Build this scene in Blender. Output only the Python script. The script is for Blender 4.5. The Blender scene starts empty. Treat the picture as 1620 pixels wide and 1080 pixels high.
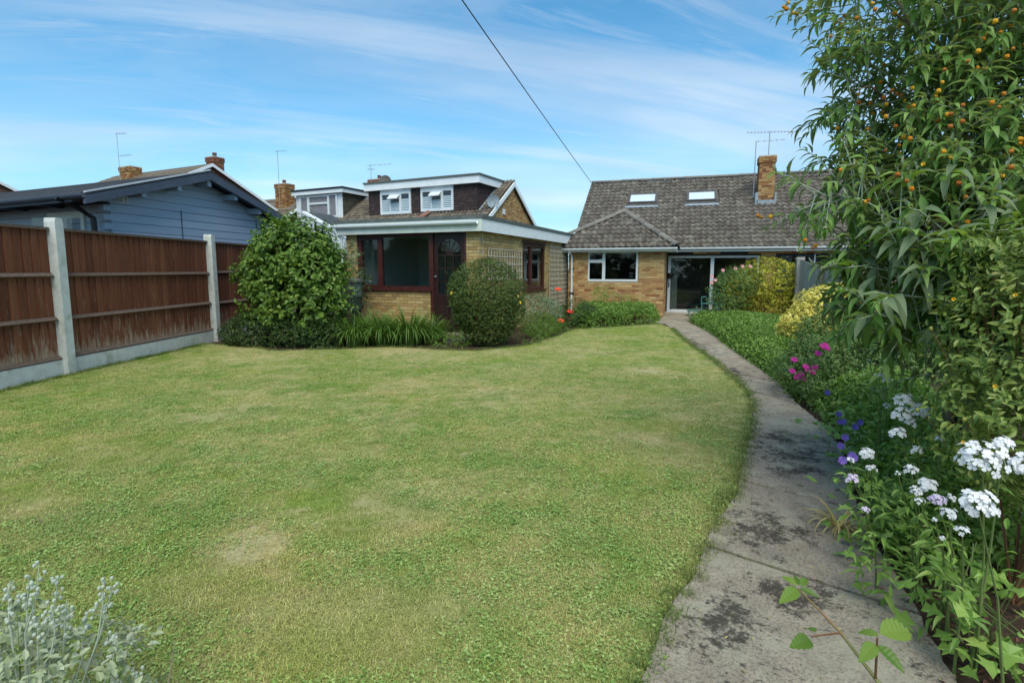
import bpy, math, random
import numpy as np
from mathutils import Matrix, Vector
random.seed(7); RNG = np.random.default_rng(7)
R = math.radians
S = bpy.context.scene
COL = S.collection
# ------------------------------------------------------------------ camera, world, sun, exposure
cd = bpy.data.cameras.new('camera'); cam = bpy.data.objects.new('camera', cd); COL.objects.link(cam)
cam.location = (0, 0, 1.6); cam.rotation_euler = (R(90-6.9), 0, 0)
cd.sensor_width = 36; cd.lens = 36*850/1620; cd.shift_y = -12/1620; cd.clip_start = .05; cd.clip_end = 3000
S.camera = cam
CAMP = Vector((0, 0, 1.6))
SUN_EL, SUN_AZ = 55, 174          # azimuth clockwise from +Y : behind the camera, to the right
W = bpy.data.worlds.new('World'); S.world = W; W.use_nodes = True
nt = W.node_tree; nt.nodes.clear()
def N(t, ty, **kw):
    n = t.nodes.new(ty)
    for k, v in kw.items():
        if k.startswith('i_'):
            n.inputs[int(k[2:]) if k[2:].isdigit() else k[2:].replace('_', ' ')].default_value = v
        else: setattr(n, k, v)
    return n
def Lk(t, a, b): t.links.new(a, b)
def ramp(t, stops, src=None, interp='LINEAR'):
    r = N(t, 'ShaderNodeValToRGB'); r.color_ramp.interpolation = interp
    e = r.color_ramp.elements
    while len(e) < len(stops): e.new(.5)
    for i, (p, c) in enumerate(stops):
        e[i].position = p; e[i].color = (c, c, c, 1) if isinstance(c, (int, float)) else (*c, 1)
    if src is not None: Lk(t, src, r.inputs[0])
    return r
def math_(t, op, a, b=None, c=None, clamp=False):
    m = N(t, 'ShaderNodeMath', operation=op); m.use_clamp = clamp
    for i, v in enumerate((a, b, c)):
        if v is None: continue
        if isinstance(v, (int, float)): m.inputs[i].default_value = v
        else: Lk(t, v, m.inputs[i])
    return m.outputs[0]
def mixc(t, f, a, b, mode='MIX'):
    m = N(t, 'ShaderNodeMix', data_type='RGBA', blend_type=mode)
    for sock, v in ((m.inputs[0], f), (m.inputs[6], a), (m.inputs[7], b)):
        if isinstance(v, (int, float)): sock.default_value = v
        elif isinstance(v, tuple): sock.default_value = (*v, 1)
        else: Lk(t, v, sock)
    return m.outputs[2]
def noise(t, vec, scale, detail=4, rough=.55, dist=0, dim='3D'):
    n = N(t, 'ShaderNodeTexNoise', noise_dimensions=dim); n.inputs['Scale'].default_value = scale
    n.inputs['Detail'].default_value = detail; n.inputs['Roughness'].default_value = rough; n.inputs['Distortion'].default_value = dist
    if vec is not None: Lk(t, vec, n.inputs['Vector'])
    return n.outputs[0]
def mapping(t, vec, scale=(1, 1, 1), rot=(0, 0, 0), loc=(0, 0, 0)):
    m = N(t, 'ShaderNodeMapping'); m.inputs['Scale'].default_value = scale; m.inputs['Rotation'].default_value = rot; m.inputs['Location'].default_value = loc
    Lk(t, vec, m.inputs['Vector']); return m.outputs[0]

sky = N(nt, 'ShaderNodeTexSky', sky_type='NISHITA'); sky.sun_disc = False
sky.sun_elevation = R(SUN_EL); sky.sun_rotation = R(SUN_AZ); sky.air_density = 1.0; sky.dust_density = .6; sky.ozone_density = 1.5
tc = N(nt, 'ShaderNodeTexCoord'); sep = N(nt, 'ShaderNodeSeparateXYZ'); Lk(nt, tc.outputs['Generated'], sep.inputs[0])
zc = math_(nt, 'MAXIMUM', sep.outputs[2], 0.0)
den = math_(nt, 'ADD', zc, .16)
cx = math_(nt, 'DIVIDE', sep.outputs[0], den); cy = math_(nt, 'DIVIDE', sep.outputs[1], den)
cmb = N(nt, 'ShaderNodeCombineXYZ'); Lk(nt, cx, cmb.inputs[0]); Lk(nt, cy, cmb.inputs[1])
v1 = mapping(nt, mapping(nt, cmb.outputs[0], rot=(0, 0, R(-12))), scale=(.42, 1.25, 1), loc=(1.3, .4, 0))
big = noise(nt, v1, .75, 7, .58, .6)
v2 = mapping(nt, mapping(nt, cmb.outputs[0], rot=(0, 0, R(-17))), scale=(.26, 1.7, 1), loc=(3.1, 1.7, 0))
streak = noise(nt, v2, 1.0, 6, .55, .9)
soft = noise(nt, mapping(nt, cmb.outputs[0], scale=(.8, 1.1, 1), loc=(7.3, 2, 0)), .9, 3, .5)
veil = ramp(nt, [(.43, 0), (.60, 1)], big).outputs[0]
str_ = ramp(nt, [(.50, 0), (.64, 1)], streak).outputs[0]
cf = math_(nt, 'ADD', math_(nt, 'MULTIPLY', veil, .36), math_(nt, 'MULTIPLY', str_, .42), clamp=True)
hor = ramp(nt, [(0, .75), (.10, .46), (.30, .08), (.5, 0)], zc).outputs[0]
v3 = mapping(nt, mapping(nt, cmb.outputs[0], rot=(0, 0, R(-24))), scale=(.7, 3.2, 1), loc=(9.1, 4.2, 0))
wisp = ramp(nt, [(.50, 0), (.72, .55)], noise(nt, v3, 1.3, 9, .68, 1.1)).outputs[0]
v4 = mapping(nt, mapping(nt, cmb.outputs[0], rot=(0, 0, R(8))), scale=(.9, 1.3, 1), loc=(2.4, 8.0, 0))
puff = ramp(nt, [(.50, 0), (.70, .6)], noise(nt, v4, .9, 6, .55, .4)).outputs[0]
cf = math_(nt, 'MAXIMUM', math_(nt, 'MAXIMUM', cf, wisp), puff)
inv = math_(nt, 'MULTIPLY', math_(nt, 'SUBTRACT', 1.0, cf), math_(nt, 'SUBTRACT', 1.0, hor))
cf2 = math_(nt, 'SUBTRACT', 1.0, inv, clamp=True)
cloudcol = mixc(nt, ramp(nt, [(.35, 0), (.65, 1)], soft).outputs[0], (2.5, 3.05, 3.75), (3.8, 4.3, 4.75))
blue = mixc(nt, 1.0, sky.outputs[0], (.32, .74, .84), 'MULTIPLY')
skyc = mixc(nt, math_(nt, 'MULTIPLY', cf2, .88), blue, cloudcol)
bg = N(nt, 'ShaderNodeBackground'); bg.inputs[1].default_value = .135
Lk(nt, skyc, bg.inputs[0]); wo = N(nt, 'ShaderNodeOutputWorld'); Lk(nt, bg.outputs[0], wo.inputs[0])
sl = bpy.data.lights.new('sun', 'SUN'); sun = bpy.data.objects.new('sun', sl); COL.objects.link(sun)
sl.energy = 2.25; sl.angle = R(50); sl.color = (1, .93, .80)
az = R(SUN_AZ); el = R(SUN_EL)
sd_ = Vector((math.sin(az)*math.cos(el), math.cos(az)*math.cos(el), math.sin(el)))
sun.rotation_euler = (-sd_).to_track_quat('-Z', 'Y').to_euler(); sun.location = sd_*40
S.view_settings.view_transform = 'Standard'; S.view_settings.look = 'None'; S.view_settings.gamma = 1
S.view_settings.use_curve_mapping = False; S.view_settings.exposure = 0.78
S.render.engine = 'CYCLES'
S.cycles.max_bounces = 6; S.cycles.diffuse_bounces = 3; S.cycles.glossy_bounces = 3; S.cycles.transparent_max_bounces = 12; S.cycles.transmission_bounces = 4
S.cycles.use_adaptive_sampling = True; S.cycles.use_denoising = True

# ------------------------------------------------------------------ helpers
def tag(o, label=None, cat=None, group=None, kind=None):
    if label: o['label'] = label
    if cat: o['category'] = cat
    if group: o['group'] = group
    if kind: o['kind'] = kind
    return o
def empty(name, loc=(0, 0, 0), rz=0, **kw):
    o = bpy.data.objects.new(name, None); o.location = loc; o.rotation_euler = (0, 0, rz); o.empty_display_size = .1
    COL.objects.link(o); tag(o, **kw); return o
def link(name, me, parent=None, M=None, **kw):
    o = bpy.data.objects.new(name, me); COL.objects.link(o)
    if parent is not None: o.parent = parent
    if M is not None: o.matrix_local = M
    tag(o, **kw); return o
def WM(o):
    m = o.matrix_basis.copy()
    while o.parent: o = o.parent; m = o.matrix_basis @ m
    return m
class MB:
    def __init__(s): s.v = []; s.f = []; s.m = []
    def add(s, vs, fs, mi=0):
        b = len(s.v); s.v += [tuple(v) for v in vs]; s.f += [tuple(b+i for i in f) for f in fs]; s.m += [mi]*len(fs); return s
    def box(s, x0, x1, y0, y1, z0, z1, mi=0, M=None):
        vs = [(x, y, z) for z in (z0, z1) for y in (y0, y1) for x in (x0, x1)]
        if M is not None: vs = [M @ Vector(v) for v in vs]
        return s.add(vs, [(0, 2, 3, 1), (4, 5, 7, 6), (0, 1, 5, 4), (2, 6, 7, 3), (0, 4, 6, 2), (1, 3, 7, 5)], mi)
    def prism(s, pts, axis, a, b, mi=0):
        # polygon in the plane normal to axis, extruded a..b; axis 0: pts (y,z) 1: (x,z) 2: (x,y)
        def P(p, h): return {0: (h, p[0], p[1]), 1: (p[0], h, p[1]), 2: (p[0], p[1], h)}[axis]
        n = len(pts); vs = [P(p, a) for p in pts]+[P(p, b) for p in pts]
        fs = [tuple(range(n))[::-1], tuple(range(n, 2*n))]+[(i, (i+1) % n, n+(i+1) % n, n+i) for i in range(n)]
        return s.add(vs, fs, mi)
    def tube(s, pts, r, n=6, mi=0, cap=True):
        pts = [Vector(p) for p in pts]; k = len(pts)
        rs = r if isinstance(r, (list, tuple)) else [r]*k
        vs = []
        for i, p in enumerate(pts):
            d = (pts[min(i+1, k-1)]-pts[max(i-1, 0)]); d = d.normalized() if d.length > 1e-9 else Vector((0, 0, 1))
            a = d.cross(Vector((0, 0, 1)) if abs(d.z) < .9 else Vector((1, 0, 0))).normalized(); b = d.cross(a)
            for j in range(n):
                t = 2*math.pi*j/n; vs.append(p+(a*math.cos(t)+b*math.sin(t))*rs[i])
        fs = [(i*n+j, i*n+(j+1) % n, (i+1)*n+(j+1) % n, (i+1)*n+j) for i in range(k-1) for j in range(n)]
        if cap: fs += [tuple(range(n))[::-1], tuple(range((k-1)*n, k*n))]
        return s.add(vs, fs, mi)
    def lathe(s, prof, n=20, c=(0, 0), mi=0):
        k = len(prof); vs = [(c[0]+r*math.cos(2*math.pi*j/n), c[1]+r*math.sin(2*math.pi*j/n), z) for r, z in prof for j in range(n)]
        fs = [(i*n+j, i*n+(j+1) % n, (i+1)*n+(j+1) % n, (i+1)*n+j) for i in range(k-1) for j in range(n)]
        fs += [tuple(range(n))[::-1], tuple(range((k-1)*n, k*n))]
        return s.add(vs, fs, mi)
    def build(s, name, mats, parent=None, M=None, smooth=False, **kw):
        me = bpy.data.meshes.new(name); me.from_pydata(s.v, [], s.f)
        if not isinstance(mats, (list, tuple)): mats = [mats]
        for m in mats: me.materials.append(m)
        me.polygons.foreach_set('material_index', s.m)
        if smooth: me.polygons.foreach_set('use_smooth', [True]*len(s.f))
        me.update(); return link(name, me, parent, M, **kw)
def fastmesh(name, V, T, mats, mi=None, smooth=False):
    """V (n,k,3) copies of a k-vertex template with faces T"""
    n, k = V.shape[:2]; me = bpy.data.meshes.new(name)
    me.vertices.add(n*k); me.vertices.foreach_set('co', V.astype(np.float32).ravel())
    ls = [len(t) for t in T]; flat = np.array([i for t in T for i in t], np.int64)
    loops = (flat[None, :]+(np.arange(n)*k)[:, None]).ravel()
    starts = np.concatenate([[0], np.cumsum(ls)[:-1]]); tot = sum(ls)
    st = (starts[None, :]+(np.arange(n)*tot)[:, None]).ravel()
    me.loops.add(len(loops)); me.loops.foreach_set('vertex_index', loops.astype(np.int32))
    me.polygons.add(n*len(T)); me.polygons.foreach_set('loop_start', st.astype(np.int32))
    me.polygons.foreach_set('loop_total', np.tile(ls, n).astype(np.int32))
    for m in (mats if isinstance(mats, (list, tuple)) else [mats]): me.materials.append(m)
    if mi is not None: me.polygons.foreach_set('material_index', np.repeat(mi, len(T)).astype(np.int32))
    me.polygons.foreach_set('use_smooth', np.full(n*len(T), bool(smooth)))
    me.update(calc_edges=True); return me

# ------------------------------------------------------------------ materials
def newmat(name):
    m = bpy.data.materials.new(name); m.use_nodes = True; t = m.node_tree; t.nodes.clear()
    return m, t, N(t, 'ShaderNodeOutputMaterial')
def pmat(name, cols, scale=6, rough=.8, bump=.15, bscale=None, obj=True, stretch=(1, 1, 1), metal=0, spec=.3, objvar=0, detail=5, dirt=None, bdist=.01):
    """noise-mixed Principled; cols = list of (pos, colour)"""
    m, t, out = newmat(name); g = N(t, 'ShaderNodeNewGeometry')
    tcn = N(t, 'ShaderNodeTexCoord')
    vec = mapping(t, tcn.outputs['Object'] if obj else g.outputs['Position'], scale=stretch)
    n1 = noise(t, vec, scale, detail, .6)
    if objvar:
        oi = N(t, 'ShaderNodeObjectInfo'); rv = math_(t, 'FRACT', math_(t, 'ADD', oi.outputs['Random'], g.outputs['Random Per Island']))
        n1 = math_(t, 'ADD', math_(t, 'MULTIPLY', n1, 1-objvar), math_(t, 'MULTIPLY', rv, objvar))
    c = ramp(t, cols, n1).outputs[0]
    if dirt:
        dn = noise(t, g.outputs['Position'], dirt[0], 6, .65)
        c = mixc(t, ramp(t, [(dirt[1], 0), (dirt[2], 1)], dn).outputs[0], c, dirt[3])
    b = N(t, 'ShaderNodeBsdfPrincipled'); Lk(t, c, b.inputs['Base Color']); b.inputs['Roughness'].default_value = rough
    b.inputs['Metallic'].default_value = metal; b.inputs['Specular IOR Level'].default_value = spec
    if bump:
        bn = noise(t, vec, bscale or scale*4, 4, .6); bp = N(t, 'ShaderNodeBump'); bp.inputs['Strength'].default_value = bump; bp.inputs['Distance'].default_value = bdist
        Lk(t, bn, bp.inputs['Height']); Lk(t, bp.outputs[0], b.inputs['Normal'])
    Lk(t, b.outputs[0], out.inputs[0]); return m
def leafmat(name, cols, trans=.28, rough=.42, spec=.35, tcol=None, pscale=1.2, back=None):
    m, t, out = newmat(name); g = N(t, 'ShaderNodeNewGeometry'); oi = N(t, 'ShaderNodeObjectInfo')
    rv = math_(t, 'FRACT', math_(t, 'ADD', g.outputs['Random Per Island'], oi.outputs['Random']))
    nz = noise(t, g.outputs['Position'], pscale*3, 3, .5)
    f = math_(t, 'ADD', math_(t, 'MULTIPLY', rv, .65), math_(t, 'MULTIPLY', math_(t, 'SUBTRACT', nz, .25), .7), clamp=True)
    c = ramp(t, cols, f).outputs[0]
    if back: c = mixc(t, math_(t, 'MULTIPLY', g.outputs['Backfacing'], 1.0), c, back)
    b = N(t, 'ShaderNodeBsdfPrincipled'); Lk(t, c, b.inputs['Base Color']); b.inputs['Roughness'].default_value = rough; b.inputs['Specular IOR Level'].default_value = spec
    tr = N(t, 'ShaderNodeBsdfTranslucent'); Lk(t, mixc(t, 1.0, c, tcol or (1.35, 1.25, .55), 'MULTIPLY'), tr.inputs[0])
    mx = N(t, 'ShaderNodeMixShader'); mx.inputs[0].default_value = trans
    Lk(t, b.outputs[0], mx.inputs[1]); Lk(t, tr.outputs[0], mx.inputs[2]); Lk(t, mx.outputs[0], out.inputs[0]); return m
def glassmat(name, tint=(.55, .6, .6), refl=1.0):
    m, t, out = newmat(name)
    tr = N(t, 'ShaderNodeBsdfTransparent'); tr.inputs[0].default_value = (*tint, 1)
    gl = N(t, 'ShaderNodeBsdfGlossy'); gl.inputs['Roughness'].default_value = .01
    fr = N(t, 'ShaderNodeFresnel'); fr.inputs[0].default_value = 1.5
    mx = N(t, 'ShaderNodeMixShader'); g_ = N(t, 'ShaderNodeNewGeometry'); Lk(t, math_(t, 'MULTIPLY', math_(t, 'MULTIPLY', fr.outputs[0], 1.6*refl, clamp=True), math_(t, 'SUBTRACT', 1.0, g_.outputs['Backfacing'])), mx.inputs[0])
    Lk(t, tr.outputs[0], mx.inputs[1]); Lk(t, gl.outputs[0], mx.inputs[2]); Lk(t, mx.outputs[0], out.inputs[0]); return m

def fencemat(*_a, **_k):
    m, t, out = newmat('fence_board'); g = N(t, 'ShaderNodeNewGeometry'); tcn = N(t, 'ShaderNodeTexCoord'); oi = N(t, 'ShaderNodeObjectInfo'); p = g.outputs['Position']
    v = mapping(t, p, scale=(9, 9, .7)); n1 = noise(t, v, 4, 8, .65); n1 = math_(t, 'ADD', math_(t, 'MULTIPLY', n1, .7), math_(t, 'MULTIPLY', oi.outputs['Random'], .3))
    c = ramp(t, [(.2, (.075, .024, .012)), (.5, (.155, .050, .024)), (.75, (.225, .085, .042))], n1).outputs[0]
    sp = N(t, 'ShaderNodeSeparateXYZ'); Lk(t, p, sp.inputs[0])
    lo = ramp(t, [(.0, .32), (.30, .10), (1, 0)], math_(t, 'SUBTRACT', sp.outputs[2], .2)).outputs[0]
    w = math_(t, 'ADD', noise(t, mapping(t, p, scale=(8, 8, 1.4)), 2.2, 9, .75), lo)
    c = mixc(t, ramp(t, [(.60, 0), (.78, .85)], w).outputs[0], c, (.38, .29, .21))
    al = noise(t, mapping(t, p, scale=(2, 2, 3)), 1.2, 6, .7); c = mixc(t, ramp(t, [(.66, 0), (.9, .4)], math_(t, 'ADD', al, math_(t, 'MULTIPLY', lo, .6))).outputs[0], c, (.10, .10, .05))
    b = N(t, 'ShaderNodeBsdfPrincipled'); Lk(t, c, b.inputs['Base Color']); b.inputs['Roughness'].default_value = .8; b.inputs['Specular IOR Level'].default_value = .25
    bp = N(t, 'ShaderNodeBump'); bp.inputs['Strength'].default_value = .4; bp.inputs['Distance'].default_value = .006; Lk(t, noise(t, v, 14, 5, .7), bp.inputs['Height']); Lk(t, bp.outputs[0], b.inputs['Normal']); Lk(t, b.outputs[0], out.inputs[0]); return m
M_ = {}
M_['white'] = pmat('white_upvc', [(.3, (.62, .66, .68)), (.7, (.72, .75, .76))], 3, .35, .02, spec=.5, dirt=(6, .55, .8, (.48, .5, .48)))
M_['whitefascia'] = pmat('white_fascia', [(.3, (.70, .74, .75)), (.7, (.80, .83, .84))], 3, .4, .03, dirt=(5, .6, .85, (.5, .52, .5)))
M_['greenfascia'] = pmat('stained_soffit', [(.3, (.52, .56, .50)), (.7, (.66, .69, .63))], 5, .6, .05)
M_['felt'] = pmat('roof_felt', [(.3, (.075, .09, .085)), (.7, (.13, .145, .135))], 8, .9, .3)
M_['mortar_y'] = pmat('mortar_buff', [(.3, (.20, .165, .11)), (.7, (.28, .24, .16))], 20, .95, .3)
M_['mortar_g'] = pmat('mortar_grey', [(.3, (.24, .20, .14)), (.7, (.33, .28, .20))], 20, .95, .3)
def brickmats(pfx, cols):
    return [pmat(f'{pfx}_{i}', [(.25, tuple(x*.72 for x in c)), (.5, c), (.8, tuple(min(1, x*1.25) for x in c))], 14, .9, .35, objvar=.35, bdist=.004, dirt=(3, .58, .8, tuple(x*.55 for x in c))) for i, c in enumerate(cols)]
BR_S = brickmats('summerhouse_brick', [(.42, .29, .115), (.46, .33, .14), (.38, .255, .10), (.43, .32, .15), (.35, .23, .10)])
BR_M = brickmats('bungalow_brick', [(.42, .25, .105), (.46, .30, .13), (.36, .19, .08), (.50, .34, .15), (.27, .115, .05), (.40, .22, .09)])
BR_R = brickmats('red_brick', [(.20, .08, .045), (.25, .11, .06), (.16, .06, .04)])
BR_C = brickmats('chimney_brick', [(.34, .19, .07), (.27, .13, .05), (.20, .085, .04), (.38, .24, .10)])
M_['tile'] = pmat('concrete_tile', [(.2, (.058, .048, .040)), (.5, (.105, .088, .073)), (.8, (.17, .147, .12))], 9, .9, .35, objvar=.3, dirt=(4.5, .53, .70, (.25, .24, .19)))
M_['tile_b'] = pmat('brown_tile', [(.2, (.06, .048, .04)), (.5, (.13, .105, .08)), (.8, (.22, .18, .13))], 9, .9, .35, objvar=.4, dirt=(7, .57, .72, (.22, .22, .15)))
M_['ridge'] = pmat('ridge_tile', [(.3, (.12, .11, .095)), (.7, (.21, .195, .17))], 8, .95, .4, objvar=.3)
M_['terracotta'] = pmat('terracotta', [(.3, (.17, .085, .065)), (.7, (.26, .14, .11))], 8, .9, .3)
M_['hang'] = pmat('hanging_tile', [(.2, (.030, .020, .020)), (.8, (.068, .045, .042))], 9, .8, .2, objvar=.5)
M_['hang_g'] = pmat('mossy_hanging_tile', [(.2, (.050, .047, .032)), (.8, (.11, .10, .07))], 9, .85, .2, objvar=.5)
M_['lead'] = pmat('lead', [(.3, (.20, .24, .27)), (.7, (.32, .37, .41))], 9, .55, .2)
M_['maroon'] = pmat('maroon_paint', [(.3, (.042, .013, .012)), (.7, (.074, .024, .020))], 9, .4, .08, stretch=(1, 1, .3), dirt=(11, .63, .75, (.16, .09, .08)))
M_['doorbrown'] = pmat('dark_brown_paint', [(.3, (.020, .010, .009)), (.7, (.036, .018, .016))], 8, .42, .06)
M_['fence'] = fencemat('fence_board', [(.15, (.040, .016, .010)), (.45, (.088, .032, .017)), (.75, (.125, .052, .028)), (.95, (.20, .13, .085))], 5, .8, .4, stretch=(6, 6, .55), objvar=.35, detail=7, dirt=(9, .66, .80, (.24, .19, .14)))
M_['rail'] = pmat('fence_rail', [(.2, (.07, .042, .03)), (.6, (.14, .10, .075)), (.9, (.27, .23, .18))], 14, .85, .4, stretch=(1, .3, 3), objvar=.3)
M_['concrete'] = pmat('concrete', [(.25, (.44, .455, .43)), (.75, (.60, .615, .58))], 9, .9, .5, bscale=70, dirt=(4, .54, .76, (.28, .30, .21)))
M_['greywood'] = pmat('silvered_wood', [(.2, (.24, .23, .205)), (.6, (.38, .365, .33)), (.9, (.50, .48, .44))], 5, .85, .35, stretch=(6, 6, .5), objvar=.35)
M_['picket'] = pmat('brown_picket', [(.2, (.13, .10, .075)), (.7, (.27, .21, .165))], 5, .85, .35, stretch=(6, 6, .5), objvar=.4)
M_['mosswood'] = pmat('mossy_post', [(.3, (.14, .13, .085)), (.7, (.24, .225, .16))], 6, .9, .3, stretch=(3, 3, .6))
M_['blue'] = pmat('blue_cabin_paint', [(.3, (.28, .35, .44)), (.7, (.34, .415, .51))], 3, .55, .1, stretch=(1, .3, 3), objvar=.25)
M_['bluedk'] = pmat('blue_cabin_trim', [(.3, (.05, .065, .095)), (.7, (.075, .095, .13))], 3, .55, .1)
M_['cabinroof'] = pmat('cabin_shingle', [(.2, (.03, .034, .042)), (.8, (.075, .082, .095))], 22, .95, .4, objvar=.2)
M_['trimlight'] = pmat('metal_trim', [(.3, (.42, .44, .47)), (.7, (.55, .57, .6))], 5, .4, .05)
M_['cream'] = pmat('cream_frame', [(.3, (.58, .60, .56)), (.7, (.68, .70, .66))], 5, .5, .05)
M_['black'] = pmat('black_plastic', [(.3, (.010, .010, .011)), (.7, (.02, .02, .022))], 6, .5, .05)
M_['dark'] = pmat('dark_paint', [(.3, (.020, .022, .028)), (.7, (.035, .037, .045))], 6, .6, .05)
M_['steel'] = pmat('galvanised', [(.3, (.30, .32, .33)), (.7, (.42, .44, .45))], 10, .5, .05, metal=.4)
M_['alu'] = pmat('aluminium_frame', [(.3, (.52, .56, .58)), (.7, (.64, .67, .69))], 6, .4, .03)
M_['rusty'] = pmat('rusty_steel', [(.3, (.13, .11, .09)), (.7, (.22, .20, .18))], 14, .7, .1)
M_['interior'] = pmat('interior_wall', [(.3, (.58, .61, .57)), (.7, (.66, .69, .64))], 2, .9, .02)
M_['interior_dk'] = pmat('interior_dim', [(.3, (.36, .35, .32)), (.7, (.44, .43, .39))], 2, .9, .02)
M_['carpet'] = pmat('carpet', [(.3, (.12, .10, .08)), (.7, (.16, .14, .11))], 12, .95, .1)
M_['curtain'] = pmat('curtain', [(.3, (.42, .48, .46)), (.7, (.58, .63, .60))], 4, .9, .05)
M_['blind_and_sky_glare'] = pmat('pale_blind_and_sky_glare', [(.3, (.66, .71, .74)), (.7, (.72, .77, .80))], 4, .8, .02)  # dormer window blinds, and the painted sky reflection in the skylights
M_['trellis'] = pmat('trellis_wood', [(.2, (.40, .36, .28)), (.8, (.62, .58, .49))], 10, .9, .3, objvar=.3)
M_['teal'] = pmat('teal_plastic', [(.3, (.06, .17, .155)), (.7, (.09, .23, .21))], 6, .4, .03)
M_['butt'] = pmat('green_butt', [(.3, (.045, .075, .060)), (.7, (.075, .11, .092))], 5, .5, .05)
M_['lid'] = pmat('grey_lid', [(.3, (.10, .095, .105)), (.7, (.16, .15, .16))], 14, .7, .1)
M_['bark'] = pmat('bark', [(.2, (.10, .075, .05)), (.8, (.24, .19, .14))], 9, .9, .4, stretch=(1, 1, .4))
M_['stem'] = pmat('green_stem', [(.3, (.10, .15, .04)), (.7, (.17, .22, .07))], 6, .6, .05)
M_['redstem'] = pmat('red_stem', [(.3, (.14, .06, .03)), (.7, (.20, .11, .05))], 6, .6, .05)
M_['silverstem'] = pmat('silver_stem', [(.3, (.34, .40, .30)), (.7, (.50, .55, .46))], 8, .9, .05)
M_['bramstem'] = pmat('bramble_stem', [(.4, (.16, .22, .06)), (.6, (.22, .13, .06))], 9, .6, .05)
M_['cable'] = pmat('cable', [(.3, (.015, .02, .03)), (.7, (.02, .03, .04))], 5, .6, 0)
M_['skyframe'] = pmat('skylight_frame', [(.3, (.07, .065, .06)), (.7, (.11, .10, .095))], 6, .5, .05)
M_['glass'] = glassmat('window_glass', (.85, .88, .88), .8)
M_['glassdk'] = glassmat('dim_glass', (.70, .73, .73), 1.0)
M_['glassint'] = glassmat('clean_glass', (.80, .84, .84), .8)
M_['glassblue'] = glassmat('hazy_glass', (.96, .98, .99), 1.0)

# ------------------------------------------------------------------ wall pieces
UC = {}
def unitcube(mat):
    if mat.name not in UC:
        b = MB().box(-.5, .5, -.5, .5, -.5, .5); me = bpy.data.meshes.new('brick'); me.from_pydata(b.v, [], b.f); me.materials.append(mat); UC[mat.name] = me
    return UC[mat.name]
CUBEV = np.array([(x, y, z) for z in (-.5, .5) for y in (-.5, .5) for x in (-.5, .5)])
CUBEF = [(0, 2, 3, 1), (4, 5, 7, 6), (0, 1, 5, 4), (2, 6, 7, 3), (0, 4, 6, 2), (1, 3, 7, 5)]
def wallM(p, ang): return Matrix.Translation((p[0], p[1], 0)) @ Matrix.Rotation(ang, 4, 'Z')
def lay_bricks(out, M, x0, x1, z0, z1, holes=(), nm=5, w=.215, h=.065, j=.010, weights=None, seed=1, dep=.10, clip=None):
    rnd = random.Random(seed); row = 0; z = z0
    holes = [(q[0]+.003, q[1]-.003, q[2]+.003, q[3]-.003) for q in holes]; x0 -= .003; x1 += .003
    while z+h*.5 < z1:
        zt = min(z+h, z1); x = x0-(w+j)*(.5 if row % 2 else 0)
        while x < x1:
            a, b = max(x, x0), min(x+w, x1); segs = [(a, b)]
            for hx0, hx1, hz0, hz1 in holes:
                if zt > hz0+.01 and z < hz1-.01:
                    ns = []
                    for a_, b_ in segs:
                        if b_ <= hx0 or a_ >= hx1: ns.append((a_, b_)); continue
                        if a_ < hx0: ns.append((a_, hx0))
                        if b_ > hx1: ns.append((hx1, b_))
                    segs = ns
            for a_, b_ in segs:
                if b_-a_ < .03: continue
                if clip and not clip((a_+b_)/2, zt): continue
                pr = rnd.uniform(-.0025, .0025)
                mm = M @ Matrix.Translation(((a_+b_)/2, dep/2+pr, (z+zt)/2)) @ Matrix.Rotation(rnd.uniform(-.006, .006), 4, 'Y') @ Matrix.Diagonal((b_-a_, dep, zt-z, 1))
                out.append((mm, rnd.choices(range(nm), weights)[0] if weights else rnd.randrange(nm)))
            x += w+j
        z += h+j; row += 1
def finish_bricks(root, lst, mats, cap=300, name='brick'):
    WMt = WM(root)
    lst = sorted(lst, key=lambda b: ((WMt @ b[0]).translation-CAMP).length)
    for mm, mi in lst[:cap]: link(name, unitcube(mats[mi]), root, mm)
    rest = lst[cap:]
    if rest:
        A = np.array([np.array(m) for m, _ in rest]); V = np.einsum('nij,kj->nki', A[:, :3, :3], CUBEV)+A[:, None, :3, 3]
        link(name, fastmesh(name, V, CUBEF, mats, np.array([m for _, m in rest])), root, kind='stuff')
def wall(root, M, x0, x1, z0, z1, holes, thick, mat, name='wall', y0=.012, inner=None):
    b = MB(); xs = sorted({x0, x1, *[h for q in holes for h in q[:2] if x0 < h < x1]}); zs = sorted({z0, z1, *[h for q in holes for h in q[2:] if z0 < h < z1]})
    for i in range(len(xs)-1):
        for k in range(len(zs)-1):
            mx, mz = (xs[i]+xs[i+1])/2, (zs[k]+zs[k+1])/2
            if any(q[0] < mx < q[1] and q[2] < mz < q[3] for q in holes): continue
            b.box(xs[i], xs[i+1], y0, thick-.02, zs[k], zs[k+1], 0)
            b.box(xs[i], xs[i+1], thick-.019, thick, zs[k], zs[k+1], 1)
    return b.build(name, [mat, inner or M_['interior']], root, M)
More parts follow.
